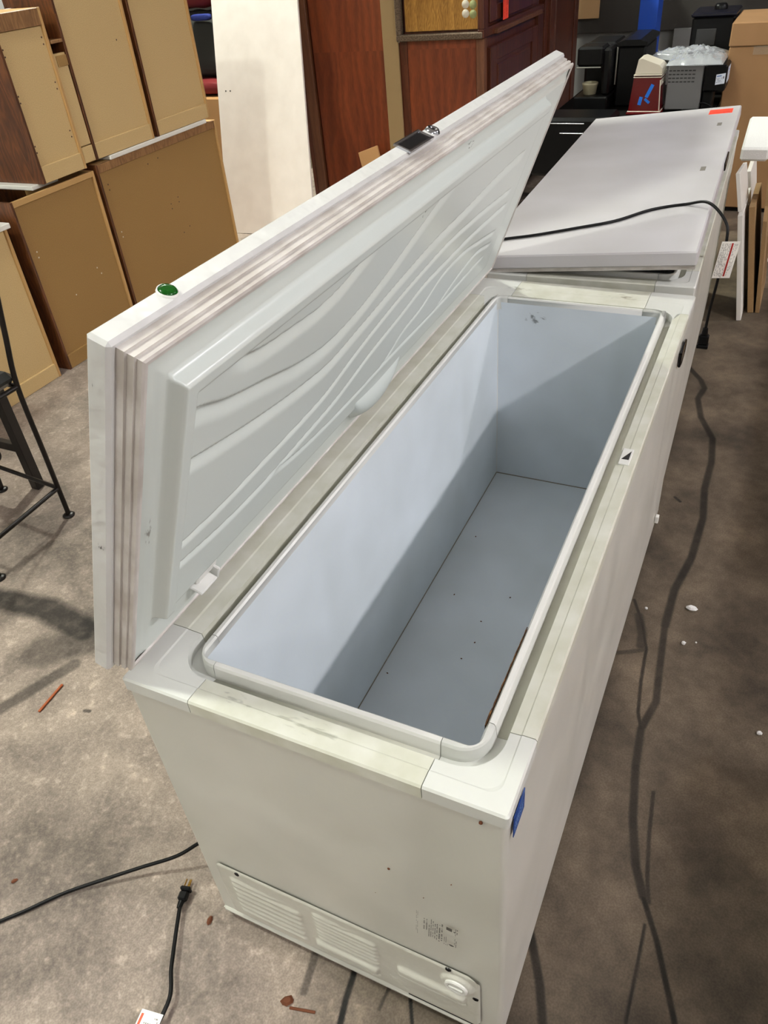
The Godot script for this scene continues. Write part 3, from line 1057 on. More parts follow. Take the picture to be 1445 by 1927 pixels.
	lathe(st, [Vector2(0.0, 0.004), Vector2(0.006, 0.004), Vector2(0.007, 0.006), Vector2(0.012, 0.006), Vector2(0.015, 0.002), Vector2(0.016, 0.0)], 20, Transform3D(Basis(N, U, N.cross(U)), LP.call(wid, 0.977, -0.016)))
	obj("key_lock", st, M.chrome, lid, "round chrome key lock")
	st = new_st()
	cbox(st, LP.call(wid + 0.0046, 0.977, -0.016), Vector3(0.004, 0.003, 0.008), 0.0005, B)
	obj("keyhole", st, M.gap_shade, lid)
	st = new_st()
	lathe(st, [Vector2(0.0, 0.005), Vector2(0.006, 0.0055), Vector2(0.0105, 0.005), Vector2(0.0125, 0.002), Vector2(0.0125, 0.0)], 20, Transform3D(Basis(N, U, N.cross(U)), LP.call(wid, 0.127, -0.02)))
	obj("indicator_lens", st, M.green_gem, lid, "green indicator lens")
	st = new_st()
	lathe(st, [Vector2(0.0125, 0.0), Vector2(0.0125, 0.003), Vector2(0.0135, 0.003), Vector2(0.0145, 0.0)], 20, Transform3D(Basis(N, U, N.cross(U)), LP.call(wid, 0.127, -0.02)))
	obj("lens_ring", st, M.white_plastic, lid)
	# scuffs and stains
	stain("scuff", LP.call(0.657, 1.1, 0.035), Vector3(0, 0, -0.05), U * 0.022, lid, Color(0.2, 0.19, 0.18, 0.9), 71, 0.12)
	stain("scuff", LP.call(0.36, 0.036, 0.035), Vector3(0, 0, -0.016), U * 0.05, lid, Color(0.4, 0.34, 0.28, 0.6), 72, 0.3)
	stain("scuff", LP.call(0.587, 0.86, 0.0525), Vector3(0, 0, -0.02), U * 0.02, lid, Color(0.15, 0.13, 0.12, 0.9), 73, 0.15)
	stain("scuff", LP.call(0.33, -0.0055, -0.012), N * 0.012, U * 0.03, lid, Color(0.05, 0.05, 0.05, 0.9), 74, 0.1)
	stain("scuff", LP.call(0.62, -0.0055, -0.022), N * 0.006, U * 0.03, lid, Color(0.1, 0.1, 0.1, 0.7), 75, 0.0)
	stain("stain", Vector3(0.24, 0.825, -1.7595), Vector3(0.06, 0, 0), Vector3(0, 0.035, 0), t, Color(0.3, 0.29, 0.27, 0.55), 76, 0.25)
	stain("stain", Vector3(0.37, 0.881, -0.03), Vector3(0.12, 0, 0), Vector3(0, 0, -0.025), t, Color(0.55, 0.55, 0.48, 0.3), 77, 0.3)
	stain("stain", Vector3(0.22, 0.881, -0.035), Vector3(0.07, 0, 0), Vector3(0, 0, -0.022), t, Color(0.5, 0.5, 0.44, 0.3), 78, 0.25)
	stain("stain", Vector3(0.5, 0.881, -1.86), Vector3(0.08, 0, 0), Vector3(0, 0, -0.03), t, Color(0.5, 0.42, 0.3, 0.4), 79, 0.3)
	stain("stain", Vector3(0.15, 0.881, -1.85), Vector3(0.08, 0, 0), Vector3(0, 0, -0.03), t, Color(0.5, 0.47, 0.38, 0.4), 80, 0.3)
	for sp in [[0.497, 0.585, 0.0024], [0.615, 0.62, 0.0012], [0.56, 0.53, 0.001], [0.46, 0.47, 0.001], [0.668, 0.845, 0.003]]:
		st = new_st()
		crumb(st, Vector3(sp[0], sp[1], 0.0005), sp[2], 1.2, int(sp[0] * 100))
		obj("rust_speck", st, M.leaf_brown, case_)
	# interior lamp cover bulging at the hinge side
	st = new_st()
	grid(st, 20, 8, func(a, b): 
		var x: float = a * 2.0 - 1.0
		var w := sqrt(maxf(0.0, 1.0 - x * x))
		return LP.call(0.172 - (0.02 + 0.115 * b) * w, 0.905 + 0.14 * x, 0.04 + 0.03 * w * sin(b * PI)), N)
	obj("lamp_cover", st, M.lid_liner, lid, "curved interior lamp cover")
	# clip on the liner near the near hinge, with its black cable stub
	st = new_st()
	cbox(st, LP.call(0.105, 0.205, 0.042), Vector3(0.012, 0.03, 0.06), 0.003, B)
	cbox(st, LP.call(0.085, 0.19, 0.05), Vector3(0.03, 0.006, 0.05), 0.002, B)
	cbox(st, LP.call(0.085, 0.225, 0.05), Vector3(0.022, 0.03, 0.006), 0.002, B)
	obj("wire_clip", st, M.white_plastic, lid, "white wire clip")
	st = new_st()
	rod(st, LP.call(0.02, 0.25, 0.01), Vector3(-0.012, 0.84, -0.26), 0.005, 8)
	obj("wire", st, M.black_rubber, t)
	# hinges along the back edge
	for z in [-0.13, -1.74]:
		st = new_st()
		rod(st, Vector3(-0.006, 0.878, z - 0.045), Vector3(-0.006, 0.878, z + 0.018), 0.011, 14)
		cbox(st, Vector3(-0.014, 0.9, z - 0.012), Vector3(0.008, 0.05, 0.05), 0.002)
		obj("hinge", st, M.white_plastic, t)
		st = new_st()
		rod(st, Vector3(-0.006, 0.878, z + 0.018), Vector3(-0.006, 0.878, z + 0.026), 0.0115, 14)
		cbox(st, Vector3(-0.01, 0.858, z + 0.045), Vector3(0.006, 0.04, 0.05), 0.001)
		obj("hinge_pin", st, M.chrome, t)
	# --- the second freezer behind it, lid resting ajar ---
	var F2 := {W = 0.70, L = 2.18, H = 0.883, wl = 0.1, wr = 0.081, wn = 0.09, wf = 0.12, floor = 0.18, sx = [0.145, 0.575], sz = [-0.142, -2.04]}
	var t2 := thing("chest_freezer", "white chest freezer behind the open one, its scuffed flat lid resting ajar", "freezer", Vector3(0.0, 0, -1.965), 0.03)
	freezer_case(t2, F2)
	freezer_liner(t2, F2)
	freezer_rim(t2, F2)
	var a2 := 0.084
	var U2 := Vector3(cos(a2), sin(a2), 0)
	var N2 := Vector3(sin(a2), -cos(a2), 0)
	var O2 := Vector3(-0.04, 0.889, -0.006)
	var lid2 := lid_parts(t2, O2, U2, N2, 0.735, 2.19, 0.048, false)
	lid2.material_override = mat("lid_worn", Color(0.79, 0.78, 0.79), 0.4, T.cloud, 0.9, T.wave, 0.12)
	var LQ := func(u: float, v: float, tt: float) -> Vector3: return O2 + U2 * u + N2 * tt + Vector3(0, 0, -v)
	sticker("lot_sticker", M.orange_label, LQ.call(0.645, 2.07, -0.0486), U2 * 0.055, Vector3(0, 0, -0.05), lid2, "orange lot sticker")
	var B2 := Basis(N2, U2, N2.cross(U2))
	st = new_st()
	cbox(st, LQ.call(0.737, 1.15, -0.03), Vector3(0.03, 0.008, 0.2), 0.003, B2)
	obj("lock_plate", st, M.dark_metal, lid2)
	for s in [[0.66, 1.78], [0.66, 0.98]]:
		st = new_st()
		cbox(st, LQ.call(s[0], s[1], -0.0483), Vector3(0.001, 0.02, 0.06), 0.0003, B2)
		obj("tape_scrap", st, mat("tape_gray", Color(0.5, 0.48, 0.45), 0.6), lid2)
	st = new_st()
	cbox(st, Vector3(-0.02, 0.9, -1.35), Vector3(0.03, 0.05, 0.16), 0.004)
	obj("hinge", st, M.white_plastic, t2)
	st = new_st()
	cbox(st, Vector3(-0.03, 0.88, -1.1), Vector3(0.02, 0.03, 0.05), 0.004)
	obj("hinge", st, M.white_plastic, t2)
	# black cord lying across it, with warning tag and hanging plug
	var cd := thing("power_cord", "black power cord draped across the lid of the second freezer, warning tag attached", "cord")
	var top := func(x: float, z: float) -> float: return 0.938 + (x + 0.04) * 0.084
	var pts := []
	for e in [[-0.06, -2.08], [0.01, -2.125], [0.12, -2.164], [0.25, -2.231], [0.37, -2.3], [0.475, -2.42], [0.585, -2.47]]:
		pts.append(Vector3(e[0], top.call(e[0], e[1]) + 0.006, e[1]))
	pts += [Vector3(0.665, 1.02, -2.42), Vector3(0.735, 0.985, -2.34), Vector3(0.752, 0.93, -2.31), Vector3(0.748, 0.8, -2.3), Vector3(0.74, 0.68, -2.29), Vector3(0.738, 0.6, -2.28)]
	st = new_st()
	tube(st, spline(pts, 8), 0.0052, 8)
	obj("cable", st, M.black_rubber, cd)
	plug(cd, Vector3(0.738, 0.6, -2.28), Vector3(0.0, -1, 0), Vector3(1, 0, 0), 1.5, false)
	sticker("warning_tag", warning_label(), Vector3(0.764, 0.885, -2.245), Vector3(0.028, -0.002, -0.012), Vector3(0.006, 0.062, -0.004), cd, "white warning tag with a red stripe")


func plug(parent: Node, at: Vector3, dir: Vector3, side: Vector3, s := 1.0, prongs := true) -> void:
	var up := side.cross(dir).normalized()
	var b := Basis(side, dir, up)
	var st := new_st()
	rod(st, at - dir * 0.012 * s, at + dir * 0.004 * s, 0.006 * s, 10, 0.008 * s)
	cbox(st, at + dir * 0.018 * s, Vector3(0.024, 0.026, 0.018) * s, 0.005, b)
	cbox(st, at + dir * 0.035 * s, Vector3(0.027, 0.01, 0.022) * s, 0.003, b)
	obj("plug", st, M.black_plastic, parent)
	if prongs:
		for k in [-1, 1]:
			st = new_st()
			cbox(st, at + dir * 0.05 * s + side * 0.0063 * k * s + up * 0.002, Vector3(0.0015, 0.02, 0.006) * s, 0.0004, b)
			obj("prong", st, M.brass, parent)
		st = new_st()
		rod(st, at + dir * 0.04 * s - up * 0.006 * s, at + dir * 0.062 * s - up * 0.006 * s, 0.0024 * s, 8)
		obj("prong", st, M.brass, parent)


# ---------- kitchen cabinets and the row behind ----------
func cab_body(t: Node3D, X: float, depth: float, z0: float, z1: float, y0: float, y1: float, opt := {}) -> void:
	# backs face the aisle: frame of panel edges, recessed back sheet, bottom rail
	var w := 0.016
	var face: Material = opt.get("face", M.particle)
	var open_top: bool = opt.get("open_top", false)
	var sn: Material = opt.get("near_side", M.oak)
	obj("side_panel", box(Vector3(X - depth, y0, z0 - w), Vector3(X, y1, z0), 0.0015), sn, t)
	obj("side_panel", box(Vector3(X - depth, y0, z1), Vector3(X, y1, z1 + w), 0.0015), M.board_edge, t)
	obj("bottom_panel", box(Vector3(X - depth, y0 + 0.085, z1 + w), Vector3(X - 0.02, y0 + 0.1, z0 - w), 0.0015), M.board_edge, t)
	if not open_top:
		obj("top_panel", box(Vector3(X - depth, y1 - w, z1 + w), Vector3(X - 0.02, y1, z0 - w), 0.0015), M.board_edge, t)
	var tr: float = opt.get("top_rail", 0.0)
	obj("back_panel", box(Vector3(X - 0.018, y0 + 0.08, z1 + w), Vector3(X - 0.012, y1 - 0.002 - tr, z0 - w), 0.001), face, t, "hardboard back sheet")
	var rail := obj("bottom_rail", box(Vector3(X - 0.018, y0 + 0.001, z1 + w), Vector3(X - 0.001, y0 + 0.082, z0 - w), 0.002), face, t)
	if tr > 0.0:
		obj("top_rail", box(Vector3(X - 0.02, y1 - tr, z1 + w), Vector3(X - 0.001, y1 - 0.001, z0 - w), 0.002), opt.get("rail", M.board_edge), t)
	obj("front_panel", box(Vector3(X - depth - 0.02, y0, z1), Vector3(X - depth, y1, z0), 0.002), M.oak, t)
	for s in opt.get("screws", []):
		var st := new_st()
		lathe(st, [Vector2(0.0045, 0.0), Vector2(0.0035, 0.0012), Vector2(0.0, 0.0015)], 8, Transform3D(Basis(Vector3(0, -1, 0), Vector3(1, 0, 0), Vector3(0, 0, 1)), Vector3(X - 0.012, s[1], s[0])))
		obj("screw", st, M.screw_light if s[2] else M.screw_brown, t)


func cabinets() -> void:
	var X := -2.61
	var t := thing("base_cabinet", "base cabinet with a white top edge beside the iron stool, leftmost of the lower row", "cabinet", Vector3.ZERO, 0, "salvaged base cabinets seen from the back")
	cab_body(t, X, 0.58, -1.35, -2.15, 0.0, 0.825, {face = M.particle})
	obj("top_board", box(Vector3(X - 0.6, 0.826, -2.17), Vector3(X + 0.012, 0.852, -1.34), 0.003), M.white_paint, t, "white top board")
	t = thing("base_cabinet", "open-topped base cabinet with a dark oak side, between the white-topped unit and the wide one", "cabinet", Vector3.ZERO, 0, "salvaged base cabinets seen from the back")
	cab_body(t, X, 0.58, -2.222, -2.838, 0.0, 0.93, {face = M.particle_shaded, open_top = true, top_rail = 0.03, screws = [[-2.29, 0.66, 1], [-2.29, 0.63, 1], [-2.66, 0.44, 1], [-2.68, 0.4, 1], [-2.45, 0.36, 1]]})
	t = thing("base_cabinet", "wide base cabinet back under the white board, beside the leaning white panel", "cabinet", Vector3.ZERO, 0, "salvaged base cabinets seen from the back")
	cab_body(t, X, 0.58, -2.862, -4.03, 0.0, 0.948, {face = M.particle_shaded, top_rail = 0.045, rail = M.oak_light, screws = [[-2.93, 0.83, 0], [-2.93, 0.8, 0], [-2.93, 0.56, 1], [-2.93, 0.53, 1], [-3.5, 0.6, 0], [-3.5, 0.57, 0], [-3.42, 0.58, 0], [-3.42, 0.55, 0], [-3.55, 0.4, 0], [-3.48, 0.38, 0], [-3.3, 0.85, 0], [-3.4, 0.86, 0]]})
	tag(obj("white_board", box(Vector3(X - 0.5, 0.9485, -3.93), Vector3(X + 0.004, 0.972, -2.99), 0.003), M.white_paint), "long white board lying on the wide base cabinet, under two wall cabinets", "board")
	tag(obj("white_board", box(Vector3(X - 0.55, 0.931, -2.62), Vector3(X - 0.05, 0.953, -2.43), 0.003), M.white_paint), "short white board lying across the open-topped cabinet, under the oak-sided one", "board")
	# upper row
	t = thing("wall_cabinet", "narrow wall cabinet with a dark oak side standing on the open-topped base cabinet", "cabinet", Vector3.ZERO, 0, "salvaged wall cabinets stacked on top")
	var holes := []
	for y in [1.56, 1.53, 1.36, 1.33, 1.13, 1.1]:
		holes.append([-2.505, y, 0])
		holes.append([-2.768, y + 0.02, 0])
	cab_body(t, X, 0.42, -2.475, -2.80, 0.953, 1.705, {near_side = M.oak, top_rail = 0.075, rail = M.oak_light, screws = holes})
	var fl := obj("filler_strip", box(Vector3(X - 0.03, 1.06, -2.885), Vector3(X - 0.006, 1.50, -2.803), 0.002), M.particle, t, "hardboard filler strip")
	obj("filler_block", box(Vector3(X - 0.03, 0.975, -2.885), Vector3(X - 0.002, 1.055, -2.803), 0.002), M.particle, t)
	obj("filler_block", box(Vector3(X - 0.03, 1.44, -2.886), Vector3(X, 1.49, -2.815), 0.002), M.particle_shaded, t)
	obj("ledge", box(Vector3(X - 0.25, 1.545, -2.886), Vector3(X + 0.004, 1.56, -2.806), 0.002), M.oak_light, t)
	obj("oak_side", box(Vector3(X - 0.27, 1.0, -2.886), Vector3(X - 0.25, 1.705, -2.803), 0.002), M.oak, t)
	t = thing("wall_cabinet", "middle hardboard-backed wall cabinet standing on the long white board", "cabinet", Vector3.ZERO, 0, "salvaged wall cabinets stacked on top")
	cab_body(t, X, 0.32, -2.89, -3.405, 0.973, 1.75, {screws = [[-3.3, 1.5, 0]]})
	t = thing("wall_cabinet", "hardboard-backed wall cabinet at the end of the upper row, next to the red bag", "cabinet", Vector3.ZERO, 0, "salvaged wall cabinets stacked on top")
	cab_body(t, X, 0.32, -3.438, -3.985, 0.973, 1.76, {})
	# leaning white panel
	t = thing("melamine_board", "tall white melamine panel leaning against the cherry wardrobe", "board")
	var pb := Vector3(-3.13, 0.0, -4.56)
	var ux := Vector3(1, 0, -0.02).normalized()
	var uy := Vector3(-0.07, 1, -0.30).normalized()
	var un := ux.cross(uy).normalized()
	uy = un.cross(ux)
	var st := new_st()
	prism(st, [Vector2(0.03, 0), Vector2(0.835, 0.02), Vector2(0.615, 2.3), Vector2(-0.08, 2.3)], pb, ux, uy, un * -0.019)
	obj("board", st, M.melamine, t)
	for q in [[0.055, 1.02], [0.095, 1.02]]:
		st = new_st()
		lathe(st, [Vector2(0.0, 0.001), Vector2(0.005, 0.001), Vector2(0.006, 0.0)], 8, Transform3D(Basis(ux, un, ux.cross(un)), pb + ux * q[0] + uy * q[1]))
		obj("screw_hole", st, M.ink, t)
	# cherry wardrobe
	t = thing("wardrobe", "tall cherry wood wardrobe side between the white panel and the beige board", "wardrobe")
	obj("side_panel", box(Vector3(-2.60, 0, -5.44), Vector3(-1.985, 2.3, -5.42), 0.002), M.cherry, t)
	obj("front_stile", box(Vector3(-2.70, 0, -5.50), Vector3(-2.62, 2.3, -5.405), 0.003), M.mahogany_edge, t)
	obj("stile_edge", box(Vector3(-2.74, 0, -5.50), Vector3(-2.702, 2.3, -5.41), 0.003), M.mahogany, t)
	obj("carcass", box(Vector3(-2.69, 0.02, -6.3), Vector3(-1.99, 2.29, -5.445), 0.004), M.cherry, t)
	tag(obj("beige_board", box(Vector3(-1.978, 0, -5.40), Vector3(-1.855, 2.25, -5.38), 0.002), M.beige_board), "upright beige fibreboard in the gap between wardrobe and mahogany cabinet", "board")
	st = new_st()
	cbox(st, Vector3(-2.06, 0.245, -5.25), Vector3(0.18, 0.5, 0.02), 0.002, Basis(Vector3.BACK, 0.32) * Basis(Vector3.RIGHT, -0.2))
	tag(obj("wood_offcut", st, M.pale_wood), "small pale wood offcut propped below the beige board", "wood")
	# mahogany row
	var FX := -1.2
	t = thing("mahogany_cabinet", "mahogany cabinet with raised-panel door under the stickered one, behind the lid", "cabinet", Vector3.ZERO, 0, "mahogany cabinets")
	obj("side_panel", box(Vector3(-1.80, 0.1, -5.44), Vector3(-1.265, 1.19, -5.42), 0.002), M.cherry, t)
	obj("side_stile", box(Vector3(-1.875, 0.1, -5.45), Vector3(-1.80, 1.19, -5.41), 0.003), M.mahogany, t)
	obj("front_stile", box(Vector3(-1.262, 0.1, -5.47), Vector3(-1.2, 1.19, -5.41), 0.003), M.mahogany_edge, t)
	obj("carcass", box(Vector3(-1.86, 0.1, -6.92), Vector3(-1.225, 1.19, -5.445), 0.004), M.mahogany, t)
	panel_door(t, FX, -5.52, -6.72, 0.13, 1.12)
	obj("end_stile", box(Vector3(-1.225, 0.1, -6.92), Vector3(-1.197, 1.19, -6.76), 0.003), M.mahogany, t)
	t = thing("mahogany_cabinet", "mahogany cabinet on top with an orange sticker and bare strandboard side", "cabinet", Vector3.ZERO, 0, "mahogany cabinets")
	obj("strandboard_side", box(Vector3(-1.80, 1.25, -5.42), Vector3(-1.21, 1.95, -5.405), 0.002), M.osb, t, "bare strandboard side")
	obj("side_frame", box(Vector3(-1.86, 1.195, -5.43), Vector3(-1.2, 1.235, -5.36), 0.006), M.rough_edge, t, "rough broken frame edge")
	obj("side_frame", box(Vector3(-1.86, 1.235, -5.43), Vector3(-1.825, 1.95, -5.36), 0.006), M.rough_edge, t)
	obj("carcass", box(Vector3(-1.82, 1.195, -6.9), Vector3(-1.235, 1.95, -5.425), 0.004), M.mahogany, t)
	obj("front_frame", box(Vector3(-1.235, 1.195, -6.9), Vector3(-1.19, 1.25, -5.37), 0.004), M.mahogany, t)
	obj("front_frame", box(Vector3(-1.235, 1.25, -5.47), Vector3(-1.19, 1.95, -5.37), 0.004), M.mahogany, t)
	obj("ledge", box(Vector3(-1.235, 1.195, -6.75), Vector3(-1.16, 1.225, -5.6), 0.004), M.mahogany_edge, t)
	panel_door(t, FX - 0.015, -5.55, -6.72, 1.27, 1.9)
	sticker("lot_sticker", M.orange_label, Vector3(-1.183, 1.33, -5.84), Vector3(0, 0.07, 0.0), Vector3(0, 0, 0.062), t, "orange lot sticker")
	for q in [[-1.335, 1.345], [-1.28, 1.34], [-1.335, 1.4], [-1.28, 1.395]]:
		var so := new_st()
		lathe(so, [Vector2(0.0, 0.002), Vector2(0.026, 0.002), Vector2(0.027, 0.0)], 14, Transform3D(Basis(Vector3.RIGHT, Vector3.BACK, Vector3.DOWN), Vector3(q[0], q[1], -5.405)))
		obj("round_sticker", so, M.cream_plastic if q[0] < -1.3 else M.sage, t, "pale round sticker")
	t = thing("mahogany_cabinet", "tall mahogany cabinet at the end of the row, next to the black appliances", "cabinet", Vector3.ZERO, 0, "mahogany cabinets")
	obj("carcass", box(Vector3(-1.86, 0.1, -8.2), Vector3(-1.215, 2.1, -7.03), 0.004), M.mahogany, t)
	panel_door(t, FX, -7.12, -8.12, 0.13, 2.0)
	tag(obj("dark_plank", box(Vector3(-1.3, 0.0, -8.1), Vector3(-1.12, 0.095, -4.7), 0.012), M.charcoal_board), "long charcoal plank lying on the floor along the foot of the mahogany cabinets", "plank")


func panel_door(t: Node3D, X: float, z0: float, z1: float, y0: float, y1: float) -> void:
	var f := 0.14
	var d := obj("door", box(Vector3(X - 0.022, y0, z1), Vector3(X - 0.004, y1, z0), 0.002), M.mahogany, t)
	obj("door_stile", box(Vector3(X - 0.006, y0, z0 - f), Vector3(X + 0.012, y1, z0), 0.004), M.mahogany, d)
	obj("door_stile", box(Vector3(X - 0.006, y0, z1), Vector3(X + 0.012, y1, z1 + f), 0.004), M.mahogany, d)
	obj("door_rail", box(Vector3(X - 0.006, y0, z1 + f), Vector3(X + 0.0115, y0 + f * 0.7, z0 - f), 0.004), M.mahogany, d)
	obj("door_rail", box(Vector3(X - 0.006, y1 - f * 0.7, z1 + f), Vector3(X + 0.0115, y1, z0 - f), 0.004), M.mahogany, d)
	var st := new_st()
	cbox(st, Vector3(X, (y0 + y1) / 2, (z0 + z1) / 2), Vector3(0.02, y1 - y0 - 2 * f * 0.7 - 0.06, absf(z1 - z0) - 2 * f - 0.08), 0.009)
	obj("raised_panel", st, M.mahogany, d)


# ---------- background right and left ----------
func background() -> void:
	var st := new_st()
	# behind the cabinets, left gap
	tag(obj("wood_crate", box(Vector3(-4.5, 0, -6.5), Vector3(-3.75, 0.76, -5.8), 0.01), M.pale_wood), "plain wood crate standing behind the wall cabinets, under the dark red bag", "crate")
	tag(soft_box("red_bag", Vector3(-4.12, 0.83, -6.1), Vector3(0.6, 0.12, 0.5), M.red_cloth, 2), "flat dark red bag on the wood crate, under the grey bag", "bag")
	tag(soft_box("gray_bag", Vector3(-4.1, 1.155, -6.15), Vector3(0.62, 0.5, 0.4), M.gray_cloth, 3), "dark grey cloth bag stacked between two red bags behind the cabinets", "bag")
	tag(soft_box("red_bag", Vector3(-4.1, 1.63, -6.15), Vector3(0.62, 0.4, 0.4), M.red_cloth, 5), "bulging red bag topmost of the stack behind the cabinets", "bag")
	tag(soft_box("blue_cloth", Vector3(-3.98, 1.37, -5.93), Vector3(0.2, 0.05, 0.06), M.blue_cloth, 6), "blue strap poking out between the grey and red bags", "strap")
	# right: table with appliances
	var tb := thing("work_table", "low dark table with a white end skirt, carrying the microwave and other appliances", "table")
	obj("tabletop", box(Vector3(-0.7, 0.68, -6.5), Vector3(0.38, 0.705, -5.3), 0.004), M.black_matte, tb)
	for x in [-0.66, 0.34]:
		for z in [-5.36, -6.44]: obj("leg", box(Vector3(x - 0.025, 0, z - 0.025), Vector3(x + 0.025, 0.68, z + 0.025), 0.003), M.black_matte, tb)
	obj("side_skirt", box(Vector3(0.345, 0.35, -6.4), Vector3(0.375, 0.679, -5.4), 0.003), M.white_paint, tb)
	# microwave, side to us
	var t := thing("microwave", "grey microwave oven seen from its vented side, bubble wrap on top", "microwave")
	obj("body", box(Vector3(0.06, 0.72, -5.95), Vector3(0.285, 0.99, -5.5), 0.006), M.microwave, t)
	for r in 4:
		for k in 7:
			obj("vent_slot", box(Vector3(0.065 + k * 0.025, 0.885 + r * 0.022, -5.4995), Vector3(0.083 + k * 0.025, 0.892 + r * 0.022, -5.4975), 0.0005), M.vent_dark, t)
	for x in [0.07, 0.26]: obj("foot", box(Vector3(x - 0.01, 0.705, -5.54), Vector3(x + 0.01, 0.72, -5.52), 0.002), M.black_rubber, t)
	st = new_st()
	var n := FastNoiseLite.new()
	n.seed = 4
	n.frequency = 5.0
	grid(st, 40, 28, func(a, b): 
		var e: float = sin(a * PI) * sin(b * PI)
		return Vector3(lerpf(0.05 - 0.15 * smoothstep(0.44, 0.6, b), 0.4, a), 0.998 + pow(e, 0.4) * 0.06 + pow(e, 0.6) * 0.035 * n.get_noise_2d(a * 1.4, b) + pow(e, 0.5) * 0.012 * n.get_noise_2d(a * 4.0, b * 4.0 + 4.0), -5.42 - b * 0.5 + 0.03 * n.get_noise_2d(a * 0.5, 9.0)), Vector3.UP)
	grid(st, 12, 8, func(a, b): return Vector3(lerpf(0.05 - 0.15 * smoothstep(0.44, 0.6, b), 0.4, a), 0.9955 - 0.002 * sin(a * PI), -5.42 - b * 0.5), Vector3.DOWN)
	tag(obj("bubble_wrap", st, M.clear_film), "clear crinkled bubble wrap bag lying on the grey microwave", "packaging")
	# black printer with label behind
	t = thing("printer", "black printer with a white label, beside the microwave under the bubble wrap", "printer")
	obj("body", box(Vector3(0.292, 0.83, -5.69), Vector3(0.43, 0.985, -5.48), 0.01), M.black_plastic, t)
	obj("base", box(Vector3(0.292, 0.706, -5.69), Vector3(0.36, 0.83, -5.52), 0.008), M.black_plastic, t)
	sticker("spec_label", M.white_label, Vector3(0.4305, 0.92, -5.6), Vector3(0, 0, -0.07), Vector3(0, 0.045, 0), t, "white printed label")
	sticker("spec_label", M.white_label, Vector3(0.395, 0.905, -5.479), Vector3(0.028, 0.004, 0), Vector3(0, 0.03, 0), t, "white printed label")
	st = new_st()
	tube(st, spline([Vector3(0.29, 0.76, -5.5), Vector3(0.33, 0.765, -5.46), Vector3(0.38, 0.74, -5.44), Vector3(0.42, 0.68, -5.43)], 6), 0.005, 6)
	obj("cable", st, M.black_rubber, t)
	# dark blue lidded appliance with a knob
	t = thing("countertop_oven", "dark navy appliance box with a round knob on top, behind the bubble wrap", "appliance")
	obj("body", box(Vector3(0.1, 0.706, -6.45), Vector3(0.38, 1.19, -6.08), 0.012), M.black_plastic, t)
	obj("lid", box(Vector3(0.09, 1.19, -6.46), Vector3(0.388, 1.215, -6.07), 0.008), M.navy_plastic, t)
	st = new_st()
	lathe(st, [Vector2(0.045, 1.215), Vector2(0.045, 1.235), Vector2(0.035, 1.25), Vector2(0.0, 1.252)], 16, Transform3D(Basis(), Vector3(0.26, 0, -6.27)))
	obj("knob", st, M.black_plastic, t)
	obj("window", box(Vector3(0.14, 1.02, -6.079), Vector3(0.27, 1.12, -6.074), 0.002), M.vent_dark, t)
	# red and cream popcorn maker with blue tape
	t = thing("popcorn_maker", "red retro popcorn maker with cream top and crossed blue tape", "popcorn maker")
	st = new_st()
	prism(st, [Vector2(-0.105, 0.0), Vector2(0.105, 0.0), Vector2(0.088, 0.21), Vector2(-0.085, 0.21)], Vector3(-0.06, 0.725, -5.42), Vector3.RIGHT, Vector3.UP, Vector3(0, 0, -0.2))
	obj("body", st, M.red_gloss, t)
	st = new_st()
	prism(st, [Vector2(-0.083, 0.0), Vector2(0.09, 0.0), Vector2(0.09, 0.03), Vector2(0.07, 0.05), Vector2(-0.045, 0.09), Vector2(-0.068, 0.085)], Vector3(-0.06, 0.95, -5.425), Vector3.RIGHT, Vector3.UP, Vector3(0, 0, -0.19))
	obj("top", st, M.cream_plastic, t, "cream plastic top")
	for y in [0.928, 0.941]:
		obj("trim_band", box(Vector3(-0.15, y, -5.63), Vector3(0.033, y + 0.006, -5.416), 0.002), M.cream_plastic, t)
	obj("trim_band", box(Vector3(-0.17, 0.722, -5.63), Vector3(0.05, 0.728, -5.412), 0.002), M.cream_plastic, t)
	obj("base", box(Vector3(-0.175, 0.706, -5.64), Vector3(0.055, 0.721, -5.405), 0.004), M.red_gloss, t)
	st = new_st()
	prism(st, [Vector2(0.047, 0.0), Vector2(0.034, 0.185), Vector2(0.04, 0.185), Vector2(0.053, 0.0)], Vector3(-0.01, 0.73, -5.418), Vector3.RIGHT, Vector3.UP, Vector3(0, 0, -0.2))
	obj("side_trim", st, M.cream_plastic, t)
	for q in [[-0.035, 0.85, 0.085, 0.022, -0.42], [-0.09, 0.79, 0.05, 0.022, -0.2], [-0.045, 0.79, 0.04, 0.016, 0.9]]:
		st = new_st()
		cbox(st, Vector3(q[0], q[1], -5.417), Vector3(q[3], q[2], 0.003), 0.0008, Basis(Vector3.BACK, q[4]))
		obj("tape", st, M.blue_tape, t, "blue painter's tape")
	# black machines at the far left end of the table
	t = thing("coffee_machine", "black coffee machine with a grey-rimmed recess beside the mahogany cabinet", "coffee machine")
	obj("body", box(Vector3(-0.56, 0.74, -6.1), Vector3(-0.34, 1.1, -5.75), 0.02), M.black_plastic, t)
	obj("column", box(Vector3(-0.39, 0.8, -5.75), Vector3(-0.335, 1.09, -5.55), 0.015), M.black_plastic, t)
	obj("head", box(Vector3(-0.57, 0.98, -5.75), Vector3(-0.39, 1.1, -5.55), 0.015), M.black_plastic, t)
	obj("trim", box(Vector3(-0.57, 0.972, -5.552), Vector3(-0.40, 0.98, -5.545), 0.002), M.steel, t)
	obj("base", box(Vector3(-0.57, 0.706, -6.1), Vector3(-0.33, 0.8, -5.5), 0.008), M.black_plastic, t)
	st = new_st()
